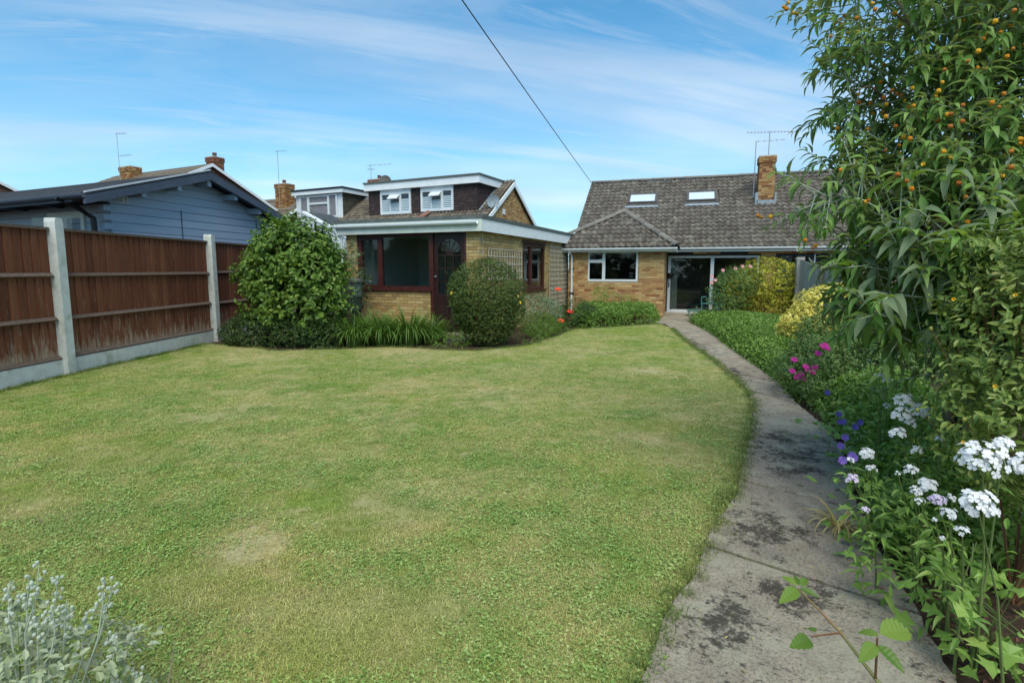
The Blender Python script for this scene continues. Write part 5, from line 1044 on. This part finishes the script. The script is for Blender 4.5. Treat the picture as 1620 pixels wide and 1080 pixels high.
for i in range(n):
    a = Vector(p[i])-Vector(tw[i])*.10; L_ = Ls_[i]; b.tube([a, a+Vector(tw[i])*(.1+L_*.5)+Vector((0, 0, -.06*L_)), a+Vector(tw[i])*(.1+L_)+Vector((0, 0, -.25*L_))], [.0042, .0034, .002], 4, cap=False)
b.build('shoot', M_['silverstem'], BT, kind='stuff')
# furled silver tips
tipi = [i for i in range(n) if p[i][2] < 2.2 and r.random() < .55]; T2 = np.array([p[i]+tw[i]*Ls_[i]+np.array([0, 0, -.22*Ls_[i]]) for i in tipi]); Dt = np.array([tw[i]+np.array([0, 0, .5]) for i in tipi])
V2 = []
for k in range(3):
    v, F2 = leaves(T2, Dt+r.normal(size=Dt.shape)*.10, r.normal(size=Dt.shape), np.full(len(T2), .055), np.full(len(T2), .016), 'fold'); V2.append(v)
link('leaf_bud', fastmesh('leaf_bud', np.concatenate(V2), F2, G10), BT, kind='stuff')
# orange balls: panicles at the ends of shoots
def icoball():
    b = bpy.data.meshes.new('flower_ball'); import bmesh; bm = bmesh.new(); bmesh.ops.create_icosphere(bm, subdivisions=2, radius=1)
    for v in bm.verts: v.co *= 1+random.uniform(-.10, .10)
    bm.to_mesh(b); bm.free(); return b
im = [icoball() for _ in range(2)]; im[0].materials.append(ORA); im[1].materials.append(ORB)
im.append(im[0].copy()); cnt = 0; bs = MB(); rr_ = random.Random(9)
cand = [i for i in range(n) if p[i][2] > 1.45 and o_[i][1] < .45 and (p[i][0]+2.95)/(p[i][1]+3.55) < .97 and p[i][2] < 1.6+.53*(p[i][1]+3.55)]; rr_.shuffle(cand)
for i in cand[:125]:
    tip = Vector(p[i])+Vector(tw[i])*Ls_[i]*.9; nb = rr_.randint(1, 4); ax = (Vector(tw[i])+Vector((-.30, -.75, .30))).normalized(); L_ = rr_.uniform(.12, .24); bs.tube([tip, tip+ax*L_], [.002, .0012], 4)
    for k in range(nb):
        q = tip+ax*L_*(k+1)/nb; e = q+Vector((rr_.uniform(-1, 1), rr_.uniform(-1, 1), rr_.uniform(-.4, .6)))*.032; bs.tube([q-ax*.01, e], .001, 3)
        if cnt < 296: link('flower_ball', im[0 if rr_.random() < .68 else 1], BT, Matrix.Translation(e) @ Matrix.Scale(rr_.uniform(.0095, .0145), 4)); cnt += 1
bs.build('flower_stalk', M_['stem'], BT, kind='stuff')

# ---------------------------------------------------------------- berried shrub at the right edge
HB = (2.42, 2.42); HL = [(0, 0, 1.25, .42, .38, .42), (-.12, -.15, .95, .42, .36, .36), (.2, 0, 1.55, .40, .36, .30), (.25, -.1, .9, .5, .4, .5), (-.05, .1, 1.62, .22, .2, .16)]
HS = shrub('berried_shrub', HB, HL, 'olive green shrub with small yellow buds at the right edge', 'shrub', 1700, 8, .047, .022, 'ovate', G9, 111, nst=12, r0=.007, stem='redstem', spr=.11, lump=.22, inner=.5, lf=2.6, grav=-.05)
p2, o2 = crown_pts(HL, 130, 112, lump=.2, inner=.1, lf=2.6); bm_ = im[0].copy(); bm_.materials.clear(); bm_.materials.append(BUDG)
for i in range(len(p2)):
    if o2[i][1] < .4: link('bud', bm_, HS, Matrix.Translation(Vector(p2[i])+Vector(o2[i])*.05) @ Matrix.Diagonal((.008, .008, .0105, 1)))
for k, (px, py) in enumerate(((1510, 475), (1607, 468), (1575, 612), (1525, 700), (1462, 262))):
    q = at(px, py, 2.0)-Vector((*HB, 0)); bloom('flower', HS, q, .016, 4, YEL, k, cup=2.5, up=(-.6, -.5, .3))
b = MB(); rr_ = random.Random(4)
for i in range(60):
    j = rr_.randrange(len(p2)); e = Vector(p2[j])+Vector(o2[j])*.05; s = e*.72+Vector((0, 0, .1)); b.tube([s, s.lerp(e, .5)+Vector((0, 0, .02)), e], [.003, .002, .0015], 4)
b.build('twig', M_['redstem'], HS, kind='stuff')

# ---------------------------------------------------------------- white, lilac and purple border flowers
def cluster(parent, c, R_, nf, fr, mat, seed):
    """domed head of four-petalled flowers"""
    r = np.random.default_rng(seed); nf = int(nf*1.5); k = np.arange(nf); zc_ = 1-1.35*(k+.5)/nf; ph = k*2.39996+seed; rad = np.sqrt(np.maximum(0, 1-zc_**2)); nrm = np.stack([rad*np.cos(ph), rad*np.sin(ph), zc_], 1); nrm += r.normal(size=nrm.shape)*.12; nrm = unit(nrm)
    cc = np.array(c)+nrm*np.array([R_, R_, R_*.95])*r.uniform(.68, 1.12, (nf, 1)); face = unit(nrm+np.array([0, -.35, .45])); a = unit(np.cross(face, r.normal(size=(nf, 3)))); b_ = np.cross(face, a); P = []; D = []; N2 = []
    for q in range(4):
        th = q*math.pi/2; P.append(cc); D.append(a*math.cos(th)+b_*math.sin(th)+face*.10); N2.append(face)
    P = np.concatenate(P); m = len(P); V, F_ = leaves(P, np.concatenate(D), np.concatenate(N2), np.full(m, fr)*r.uniform(.85, 1.1, m), np.full(m, fr*1.0), 'petal'); return link('flower_head', fastmesh('flower_head', V, F_, mat), parent)
def flower_plant(root, heads, label, cat='flowering plant', mat=WHITE, leafk='lance', lm=None, seed=0, group=None, nl=46, lw=.026, ll=.10, hgt=None, name='white_flower_plant'):
    o = empty(name, (*root, 0), 0, label=label, cat=cat, group=group); R0 = Vector((*root, 0)); top = .5
    for k, (px, py, Y, spx, nf, m) in enumerate(heads):
        c = at(px, py, Y)-R0; R_ = spx*Y/850/2; top = max(top, c.z); s = Vector((random.uniform(-.05, .05), random.uniform(-.05, .05), 0))
        MB().tube([s, s.lerp(c, .5)+Vector((.03, .02, .05)), c-Vector((0, 0, R_*.4))], [.006, .004, .0025], 5).build('stem', M_['stem'], o)
        fr = max(.0055, min(R_*.33, .0155)); cluster(o, c-Vector((0, 0, R_*.15)), max(.004, R_-fr*.6), nf, fr, m or mat, seed+k)
    r = np.random.default_rng(seed); n = nl; z = r.uniform(.03, top*.85, n); hx = (np.array([at(h[0], h[1], h[2])-R0 for h in heads]).mean(0)); P = np.c_[z/top*hx[0]+r.normal(size=n)*.05, z/top*hx[1]+r.normal(size=n)*.05, z]; D = r.normal(size=(n, 3))*np.array([1, 1, .35])+np.array([-.1, -.2, .1]); L_ = ll*r.uniform(.6, 1.15, n)*(1.1-.5*z/top)
    V, F_ = leaves(P, D, np.array([0, -.1, 1.])+r.normal(size=(n, 3))*.3, L_, L_*lw/ll, leafk); link('leaf', fastmesh('leaf', V, F_, lm or G12), o, kind='stuff'); return o
grp = 'white flowering plants along the right of the path'
flower_plant((1.82, 1.98), [(1556, 722, 1.85, 78, 34, None), (1588, 700, 1.95, 34, 12, None)], 'largest domed white flower head near the right edge', seed=201, nl=7)
flower_plant((1.72, 1.72), [(1549, 795, 1.72, 62, 22, None)], 'second large white flower head just below the biggest one', seed=202, nl=7)
flower_plant((1.95, 1.9), [(1632, 735, 1.85, 60, 22, None)], 'white flower head cut off by the right edge', seed=203, nl=7)
flower_plant((2.5, 3.1), [(1431, 632, 3.0, 30, 16, None), (1427, 655, 2.95, 34, 16, None), (1455, 648, 3.0, 34, 18, None), (1440, 668, 2.95, 22, 8, None)], 'tall white flower spire rising above its neighbours by the dark leaves', seed=204)
flower_plant((2.35, 2.85), [(1421, 684, 2.75, 26, 14, None), (1486, 693, 2.8, 16, 6, None), (1451, 712, 2.7, 20, 10, None)], 'trio of small white heads below the tall spire', seed=205)
flower_plant((2.05, 2.9), [(1372, 716, 2.75, 24, 16, None), (1379, 740, 2.7, 18, 7, None)], 'pair of rounded white heads nearest the path', seed=206)
flower_plant((1.95, 2.75), [(1349, 757, 2.6, 22, 10, LILAC), (1345, 727, 2.6, 14, 6, None)], 'pale head on a long stem leaning over the path', seed=207)
flower_plant((1.98, 2.45), [(1442, 742, 2.4, 22, 10, None), (1468, 766, 2.35, 30, 16, None), (1450, 775, 2.35, 22, 8, None), (1421, 748, 2.4, 12, 4, None)], 'cluster of white heads in the middle of the border', seed=208)
flower_plant((2.0, 2.3), [(1482, 789, 2.2, 26, 12, LILAC), (1506, 787, 2.25, 18, 6, None), (1455, 791, 2.2, 16, 6, None)], 'lilac head among small white ones in the border', seed=209)
flower_plant((1.85, 2.15), [(1502, 811, 2.05, 26, 10, None), (1479, 821, 2.05, 10, 4, None), (1491, 850, 2.0, 11, 4, None)], 'small white heads below the lilac one', seed=210, nl=22)
flower_plant((1.75, 1.95), [(1523, 838, 1.85, 24, 7, None)], 'single flat white head low under the large ones', seed=211, nl=10)
flower_plant((1.75, 2.45), [(1369, 805, 2.3, 16, 7, LILAC)], 'lone lilac head low at the path edge', seed=212)
flower_plant((2.75, 3.9), [(1392, 594, 3.6, 16, 6, None), (1403, 600, 3.6, 16, 8, None), (1376, 569, 3.7, 10, 4, None), (1403, 641, 3.5, 14, 5, None), (1478, 594, 3.4, 10, 4, None)], 'scattered small white heads against the dark shrub', seed=213)
def cranes(root, fl, label, seed, nl=70):
    o = empty('cranesbill', (*root, 0), 0, label=label, cat='flowering plant', group='purple cranesbills along the path'); R0 = Vector((*root, 0)); r = np.random.default_rng(seed)
    for k, (px, py, Y) in enumerate(fl):
        c = at(px, py, Y)-R0; MB().tube([(0, 0, 0), tuple(Vector(c)*.55+Vector((0, 0, .05))), tuple(c)], [.003, .0025, .002], 4).build('stem', M_['stem'], o); bloom('flower', o, c, .024, 5, PURP, k, cup=.25, up=(-.5, -1, .5), wid=1.0)
    n = nl; P = np.c_[r.normal(size=n)*.16, r.normal(size=n)*.16, r.uniform(.04, .34, n)]; D = r.normal(size=(n, 3))*np.array([1, 1, .2])+np.array([-.1, -.3, 0]); L_ = r.uniform(.045, .08, n)
    V, F_ = leaves(P, D, np.array([0, -.3, 1.])+r.normal(size=(n, 3))*.25, L_, L_*.95, 'palm'); link('leaf', fastmesh('leaf', V, F_, G12), o, kind='stuff')
cranes((3.05, 4.75), [(1309, 621, 4.6), (1327, 655, 4.4), (1329, 667, 4.35)], 'farthest cranesbill with three violet blooms by the dark shrub', 221)
cranes((2.85, 4.2), [(1334, 667, 4.1), (1353, 675, 4.0), (1361, 668, 4.1)], 'violet cranesbill in the middle of the path edge', 222)
cranes((2.6, 3.65), [(1337, 692, 3.5), (1330, 705, 3.45)], 'cranesbill with two half open violet blooms', 223)
cranes((2.3, 3.15), [(1333, 728, 3.0), (1348, 721, 3.05), (1350, 724, 3.0)], 'nearest cranesbill with deep violet blooms over the path', 224)
cranes((2.2, 2.75), [], 'leafy cranesbill without blooms in the near border', 225, 90)
# general border greenery between the flowers
bedn = [(2.55, 3.75), (2.18, 3.0), (2.0, 2.62), (2.3, 2.5), (2.9, 2.7), (3.3, 3.2), (4.3, 5.2), (4.4, 6.3), (3.5, 6.2), (3.3, 5.4), (3.0, 4.6)]
cover('border_greenery', bedn, .50, 'mixed low leaves and stems filling the right border', G12, .06, .03, 4200, 5, 120, kind='fold')
o = empty('maple_leaved_plant', (1.92, 2.05, 0), 0, label='pale green plant with lobed leaves at the mulch edge', cat='plant'); r = np.random.default_rng(77)
for k in range(46):
    c = Vector((r.normal()*.13-.02, r.normal()*.12-.05, r.uniform(.06, .42))); D_l = Vector((r.normal(), r.normal()-.5, r.uniform(-.5, .1))).normalized(); L_ = r.uniform(.055, .095)
    V, F_ = leaves(np.array([c]), np.array([D_l]), np.array([[r.normal()*.2, -.5, 1.]]), np.array([L_]), np.array([L_*1.05]), 'palm'); link('leaf', fastmesh('leaf', V, F_, G12), o)
b = MB()
for k in range(12): b.tube([(r.normal()*.04, r.normal()*.04, 0), (r.normal()*.08, r.normal()*.08, .2), (r.normal()*.12, r.normal()*.12-.03, .4)], .0025, 4)
b.build('stem', M_['stem'], o, kind='stuff')
for k, (x, y, lb) in enumerate(((1.86, 1.55, 'round leaved weed low in the mulch at the bottom right'), (1.72, 1.35, 'small round leaved weed at the very bottom right'), (2.0, 1.8, 'round leaved weed in the shade under the berried shrub'))):
    shrub('mulch_weed', (x, y), [(0, 0, .07, .13, .12, .08)], lb, 'weed', 34, 5, .035, .03, 'ovate', G7, 230+k, nst=0)
o = empty('withered_leaves', (2.0, 3.12, 0), 0, label='yellowed strap leaves lying across the path joint', cat='dead leaves'); blades('leaf', o, 46, .34, .011, GD, 240, rad=.05, arch=2.2)['kind'] = 'stuff'
# fallen bark
r = np.random.default_rng(31); n = 5200; q = r.uniform([1.2, .6], [4.6, 6.5], (n*3, 2)); xr = np.interp(q[:, 1], [y for x, y in PR[::-1]], [x for x, y in PR[::-1]]); q = q[q[:, 0] > xr-.16*r.random(len(q))**5][:n]; xr = np.interp(q[:, 1], [y for x, y in PR[::-1]], [x for x, y in PR[::-1]]); zb = np.where(q[:, 0] < xr, .024, .0)
V, F_ = leaves(np.c_[q, zb+r.uniform(.003, .022, len(q))*np.where(zb > 0, .3, 1)], r.normal(size=(len(q), 3))*np.where(zb > 0, .0, 1)[:, None]*np.array([0, 0, .12])+r.normal(size=(len(q), 3))*np.array([1, 1, 0]), np.array([0, 0, 1.])+r.normal(size=(len(q), 3))*.3, r.uniform(.015, .055, len(q)), r.uniform(.008, .02, len(q)), 'fold')
PLx = np.interp; nl_ = 240; yy = 1.2+5.5*r.random(nl_)**1.3; xl = np.interp(yy, [y for x, y in PL[::-1]], [x for x, y in PL[::-1]]); xr2 = np.interp(yy, [y for x, y in PR[::-1]], [x for x, y in PR[::-1]]); xx = xr2-(xr2-xl)*r.random(nl_)**1.6*.95
Vl, Fl = leaves(np.c_[xx, yy, np.full(nl_, .031)], np.c_[r.normal(size=(nl_, 2)), np.zeros(nl_)], np.array([0, 0, 1.])+r.normal(size=(nl_, 3))*.2, r.uniform(.008, .028, nl_), r.uniform(.003, .012, nl_), 'fold')
tag(link('leaf_litter', fastmesh('leaf_litter', Vl, Fl, GD)), 'tiny dry leaf scraps strewn over the path', kind='stuff')
BK = leafmat('bark_chip', [(.1, (.035, .018, .012)), (.5, (.11, .045, .03)), (.85, (.20, .10, .06)), (.97, (.40, .33, .24))], trans=0, rough=.85)
tag(link('bark_mulch', fastmesh('bark_mulch', V, F_, BK)), 'reddish bark mulch littering the right hand bed', kind='stuff')

# ---------------------------------------------------------------- bramble shoot at the bottom
BR = empty('bramble_shoot', (.93, .78, 0), 0, label='young bramble shoot with toothed leaves rising at the bottom edge', cat='bramble')
R0 = Vector((.93, .78, 0)); tip = at(1262, 930, 1.25)-R0; j1 = at(1330, 1000, 1.17)-R0; j0 = at(1398, 1090, 1.08)-R0
MB().tube([(0, .05, 0), (.0, .03, .35), j0, j1, tip], [.005, .0048, .0045, .0036, .002], 7).build('stem', M_['bramstem'], BR, smooth=True)
def toothed(base, d, nrm, L, W_, parent=BR):
    n = 14; d = Vector(d).normalized(); s = d.cross(Vector(nrm)).normalized(); nn = s.cross(d); vs = []
    for k in range(n+1):
        t = k/n; w = W_/2*max(.0, math.sin(math.pi*t**.75))**.8*(1 if k % 2 else .82)
        for sg in (-1, 0, 1): vs.append(Vector(base)+d*(t*L+(.03*L*abs(sg) if k % 2 else 0))+s*(w*sg)+nn*(w*abs(sg)*.35+(.05*w if k % 2 else 0)-.25*L*t*t))
    fs = [(3*k+j, 3*k+j+1, 3*k+j+4, 3*k+j+3) for k in range(n) for j in (0, 1)]
    me = bpy.data.meshes.new('leaf'); me.from_pydata([tuple(v) for v in vs], [], fs); me.materials.append(G1); return link('leaf', me, parent)
def lf(px, py, Y, px2, py2, Y2, w, nrm=(0, -.6, 1)):
    a = at(px, py, Y)-R0; e = at(px2, py2, Y2)-R0; toothed(a, e-a, nrm, (e-a).length*.9, (e-a).length*w*.85)
for q in ((1392, 1002, 1.08, 1458, 988, 1.12, .5), (1388, 1020, 1.06, 1438, 1062, 1.0, .5), (1384, 1018, 1.06, 1362, 1044, 1.02, .55), (1390, 1005, 1.08, 1350, 993, 1.12, .5), (1282, 1012, 1.16, 1254, 1018, 1.12, .6), (1290, 1000, 1.17, 1270, 985, 1.22, .6), (1262, 932, 1.25, 1236, 948, 1.2, .5), (1266, 930, 1.25, 1300, 942, 1.22, .45), (1262, 926, 1.26, 1234, 905, 1.3, .5), (1264, 925, 1.26, 1256, 903, 1.3, .4), (1266, 926, 1.26, 1282, 908, 1.3, .4)): lf(*q)
a = at(1385, 1072, 1.09)-R0; e = at(1388, 1008, 1.07)-R0; MB().tube([a, e], [.003, .002], 5).build('stalk', M_['redstem'], BR); a = j1; e = at(1284, 1006, 1.16)-R0; MB().tube([a, e], [.0025, .002], 5).build('stalk', M_['redstem'], BR)

# ---------------------------------------------------------------- silver shrub bottom left
SL = [(.02, 0, .32, .30, .24, .14), (-.25, .0, .38, .26, .24, .16), (.0, -.1, .25, .34, .28, .2), (.2, 0, .34, .16, .16, .10)]
SS = empty('silver_shrub', (-1.52, 1.52, 0), 0, label='silvery leaved shrub with budding stalks at the bottom left', cat='shrub')
foliage('foliage', SS, SL, 620, 6, .036, .022, 'ovate', G10, 131, spr=.06, grav=.15); stems('stem', SS, (0, 0, 0), SL, 14, .006, M_['silverstem'], 131)
bm2 = im[0].copy(); bm2.materials.clear(); bm2.materials.append(M_['silverstem']); nb = 0; rr_ = random.Random(8)
for px, py, sx, sy in ((62, 893, 40, 1000), (16, 918, 20, 1020), (46, 915, 45, 1010), (92, 912, 70, 1020), (165, 912, 155, 1010), (178, 928, 160, 1000), (82, 958, 80, 1040), (105, 950, 100, 1030), (140, 965, 130, 1040), (10, 1030, 20, 1085), (75, 1040, 80, 1090), (178, 1010, 175, 1060), (215, 1062, 210, 1110), (180, 1075, 178, 1120), (62, 975, 60, 1050)):
    Y = 1.55+rr_.uniform(-.1, .1); e = at(px, py, Y)-Vector((-1.52, 1.52, 0)); s = at(sx, sy, Y)-Vector((-1.52, 1.52, 0)); MB().tube([s*.6+Vector((0, 0, -.05)), s, s.lerp(e, .5)+Vector((rr_.uniform(-1, 1), 0, 0))*.012, e], [.003, .0024, .002, .0014], 5).build('stalk', M_['silverstem'], SS)
    for k in range(13):
        t = rr_.random()**.8; q = s.lerp(e, .35+.65*t)+Vector((rr_.uniform(-1, 1), rr_.uniform(-1, 1), rr_.uniform(-.3, 1)))*.016
        link('bud', bm2, SS, Matrix.Translation(q) @ Matrix.Diagonal((.0052, .0052, .0064, 1))); nb += 1
# dry grass stalks near the camera
for k, (a_, b_, c_) in enumerate((((265, 1090), (277, 1012), 'pale dry grass stalk standing alone at the bottom edge'), ((33, 1095), (27, 965), 'green grass blade in front of the silver shrub'))):
    s = at(*a_, 1.45); e = at(*b_, 1.5); tag(MB().tube([(s.x-.01, s.y, 0), (s.x, s.y, s.z), tuple(e)], [.002, .0022, .0008], 5).build('grass_stalk', M_['picket'] if k == 0 else M_['stem']), c_, 'grass stalk')
# teal garden chair folded beside the patio doors
CH = empty('garden_chair', inB(1.58, -.9, .02), R(-40), label='teal plastic garden chair at the patio doors behind the rose', cat='chair')
for sx in (-.26, .26):
    for sy in (-.22, .22): MB().tube([(sx, sy*1.1, 0), (sx*.92, sy, .40)], .02, 6).build('leg', M_['teal'], CH)
    MB().tube([(sx, -.22, .40), (sx, -.22, .62), (sx, .18, .63), (sx, .26, .5)], .02, 6).build('armrest', M_['teal'], CH)
MB().box(-.25, .25, -.24, .24, .40, .425).build('seat', M_['teal'], CH)
for k in range(5): MB().tube([(-.2+.1*k, .24, .42), (-.2+.1*k, .34, .85)], .014, 5).build('back_slat', M_['teal'], CH)
MB().tube([(-.24, .335, .84), (0, .37, .89), (.24, .335, .84)], .018, 6).build('back_rail', M_['teal'], CH)
LC = empty('lounger', inB(1.25, -1.1, .02), R(-18), label='low teal garden lounger with raised back by the doors', cat='lounger')
MB().box(-.45, .35, -.25, .25, .16, .20).build('seat', M_['teal'], LC); MB().prism([(.35, .17), (.95, .52), (.93, .56), (.33, .21)], 1, -.25, .25).build('backrest', M_['teal'], LC)
for sx in (-.4, .3):
    for sy in (-.2, .2): MB().tube([(sx, sy, 0), (sx, sy, .16)], .018, 6).build('leg', M_['teal'], LC)

# ---------------------------------------------------------------- garden behind the camera (seen in the window panes)
hd = empty('hedge', (0, -7, 0), 0, label='tall hedge closing the garden behind the viewer', cat='hedge')
foliage('foliage', hd, [(-9+3*k, rnd.uniform(-.5, .5), 1.4, 2.2, 1.0, 1.7) for k in range(8)], 3000, 6, .30, .18, 'fold', G2, 300, inner=.3)

# ---------------------------------------------------------------- grass
def tuft(name, n, L, Wd, rad, tilt, mat, seed, kind='blade'):
    r = np.random.default_rng(seed)
    if kind == 'blade':
        az_ = r.uniform(0, 6.283, n); out = np.stack([np.cos(az_), np.sin(az_), np.zeros(n)], 1); pos = r.normal(size=(n, 2))*rad*.5; base = np.c_[pos, np.zeros(n)]; ti = np.abs(r.normal(tilt, .35, n)); l = L*r.uniform(.5, 1.25, n)
        K = 3; Cs = [base]; th = ti*.5
        for k in range(K): Cs.append(Cs[-1]+(out*np.sin(th)[:, None]+np.array([0, 0, 1.])*np.cos(th)[:, None])*(l/K)[:, None]); th = np.minimum(th+ti*.45, 2.0)
        sd2 = np.stack([-out[:, 1], out[:, 0], np.zeros(n)], 1); w = [Wd, Wd*.9, Wd*.6]
        V = np.stack([Cs[0]+sd2*w[0]/2, Cs[0]-sd2*w[0]/2, Cs[1]+sd2*w[1]/2, Cs[1]-sd2*w[1]/2, Cs[2]+sd2*w[2]/2, Cs[2]-sd2*w[2]/2, Cs[3]], 1); F_ = [(0, 1, 3, 2), (2, 3, 5, 4), (4, 5, 6)]
    else:
        P = np.c_[r.normal(size=(n, 2))*rad*.45, r.uniform(.002, .018, n)]; V, F_ = leaves(P, r.normal(size=(n, 3))*np.array([1, 1, .25])+np.array([0, 0, .15]), np.array([0, 0, 1.])+r.normal(size=(n, 3))*.3, L*r.uniform(.6, 1.2, n), Wd*r.uniform(.7, 1.2, n), 'fold')
    V[..., 2] = np.maximum(V[..., 2], 0)
    return bpy.data.objects.new(name, fastmesh(name, V, F_, mat))
GM = {k: grassmat('blade_'+k, k) for k in ('grass', 'weed', 'straw', 'long')}
def scatter(name, pts, srcs, smin, smax, seed, label):
    me = bpy.data.meshes.new(name); me.vertices.add(len(pts)); me.vertices.foreach_set('co', pts.astype(np.float32).ravel()); me.update()
    o = link(name, me, label=label, kind='stuff'); c = bpy.data.collections.new(name+'_source'); [c.objects.link(s) for s in srcs]
    ng = bpy.data.node_groups.new(name, 'GeometryNodeTree'); ng.interface.new_socket('Geometry', in_out='INPUT', socket_type='NodeSocketGeometry'); ng.interface.new_socket('Geometry', in_out='OUTPUT', socket_type='NodeSocketGeometry')
    gi = ng.nodes.new('NodeGroupInput'); go = ng.nodes.new('NodeGroupOutput'); iop = ng.nodes.new('GeometryNodeInstanceOnPoints'); ci = ng.nodes.new('GeometryNodeCollectionInfo')
    ci.inputs['Collection'].default_value = c; ci.inputs['Separate Children'].default_value = True; ci.inputs['Reset Children'].default_value = True; iop.inputs['Pick Instance'].default_value = True
    rv = ng.nodes.new('FunctionNodeRandomValue'); rv.data_type = 'FLOAT_VECTOR'; rv.inputs[0].default_value = (-.12, -.12, 0); rv.inputs[1].default_value = (.12, .12, 6.283); rv.inputs['Seed'].default_value = seed
    rs = ng.nodes.new('FunctionNodeRandomValue'); rs.data_type = 'FLOAT'; rs.inputs[2].default_value = smin; rs.inputs[3].default_value = smax; rs.inputs['Seed'].default_value = seed+1
    L = ng.links.new; L(gi.outputs[0], iop.inputs['Points']); L(ci.outputs[0], iop.inputs['Instance']); L(rv.outputs[0], iop.inputs['Rotation']); L(rs.outputs[1], iop.inputs['Scale']); L(iop.outputs[0], go.inputs[0])
    md = o.modifiers.new('scatter', 'NODES'); md.node_group = ng; return o
LP = np.array(LAWN); r = np.random.default_rng(400)
def lawnpts(bands, r):
    out = []
    for y0, y1, dn in bands:
        xm = y1*1.02+.4; area = 2*xm*(y1-y0); q = r.uniform([-xm, y0], [xm, y1], (int(area*dn), 2)); q = q[inpoly(q, LP)]; out.append(q)
    q = np.concatenate(out); hole = np.zeros(len(q))
    for x, y, rr in ((-1.5, 2.94, .30), (2.15, 8.3, .35), (1.9, 3.0, .0), (-3.3, 5.6, .25), (-1.0, 5.2, .2)): hole = np.maximum(hole, 1.25-np.linalg.norm(q-np.array([x, y]), axis=1)/max(rr, .01)+.25*lumps(np.c_[q, q[:, :1]*0], 3, 6.0))
    q = q[r.random(len(q)) > np.clip(hole, 0, .93)]
    return np.c_[q, np.full(len(q), .010)]
srcs = [tuft('tuft', 30, .028, .0030, .06, 1.25, GM['grass'], s) for s in (1, 2, 3)]+[tuft('tuft', 24, .036, .0028, .06, 1.6, GM['grass'], s) for s in (4, 5)]
scatter('grass', lawnpts(((1.3, 3.2, 1300), (3.2, 5.5, 600), (5.5, 8.5, 330), (8.5, 16, 170)), r), srcs, .7, 1.25, 5, 'short mown green grass of the lawn')
q = lawnpts(((1.3, 3.5, 520), (3.5, 6, 330), (6, 9, 170), (9, 16, 50)), r); q = q[lumps(q*np.array([1, 1, 0]), 5, .8) > -.35]
scatter('lawn_weeds', q, [tuft('weed', 20, .0175, .0115, .07, 0, GM['weed'], s, 'leaf') for s in (6, 7, 8)], .6, 1.3, 9, 'small clover and daisy leaves among the grass')
q = lawnpts(((1.3, 3.5, 420), (3.5, 6, 160), (6, 9, 90), (9, 16, 50)), r); q = q[lumps(q*np.array([1, 1, 0]), 15, .8) > -.1]
scatter('dry_grass', q, [tuft('straw', 14, .045, .0020, .06, 1.9, GM['straw'], s) for s in (10, 11)], .7, 1.2, 12, 'dry straw coloured clippings lying in the lawn')
# longer grass at the edges
E_ = []
for poly, dens in ((([(-6.62, 4.0), (-6.66, 7.8), (-6.52, 11.3)]), 90), ([(x+.012, y) for x, y in PL if y < 15], 70), (LAWN[1:14], 40)):
    for (x0, y0), (x1, y1) in zip(poly, poly[1:]):
        n = int(math.hypot(x1-x0, y1-y0)*dens); t = r.random(n); E_.append(np.c_[x0+(x1-x0)*t+r.normal(size=n)*.035, y0+(y1-y0)*t+r.normal(size=n)*.035, np.full(n, .014)])
E_ = np.concatenate(E_)
scatter('long_grass', E_, [tuft('long', 16, .062, .0034, .05, .9, GM['long'], s) for s in (20, 21, 22)], .5, 1.2, 22, 'uncut longer grass along the lawn edges')
# moss and weeds in the path joints
J = []
for (a0, a1) in joints[1:5]:
    n = 130; t = r.random(n)**.8; J.append(np.c_[a0[0]+(a1[0]-a0[0])*t, a0[1]+(a1[1]-a0[1])*t+r.normal(size=n)*.006, np.full(n, .012)])
scatter('joint_moss', np.concatenate(J), [tuft('moss', 12, .012, .004, .02, .8, GM['long'], s) for s in (25, 26)], .4, 1.1, 30, 'moss and tiny weeds in the path joints')
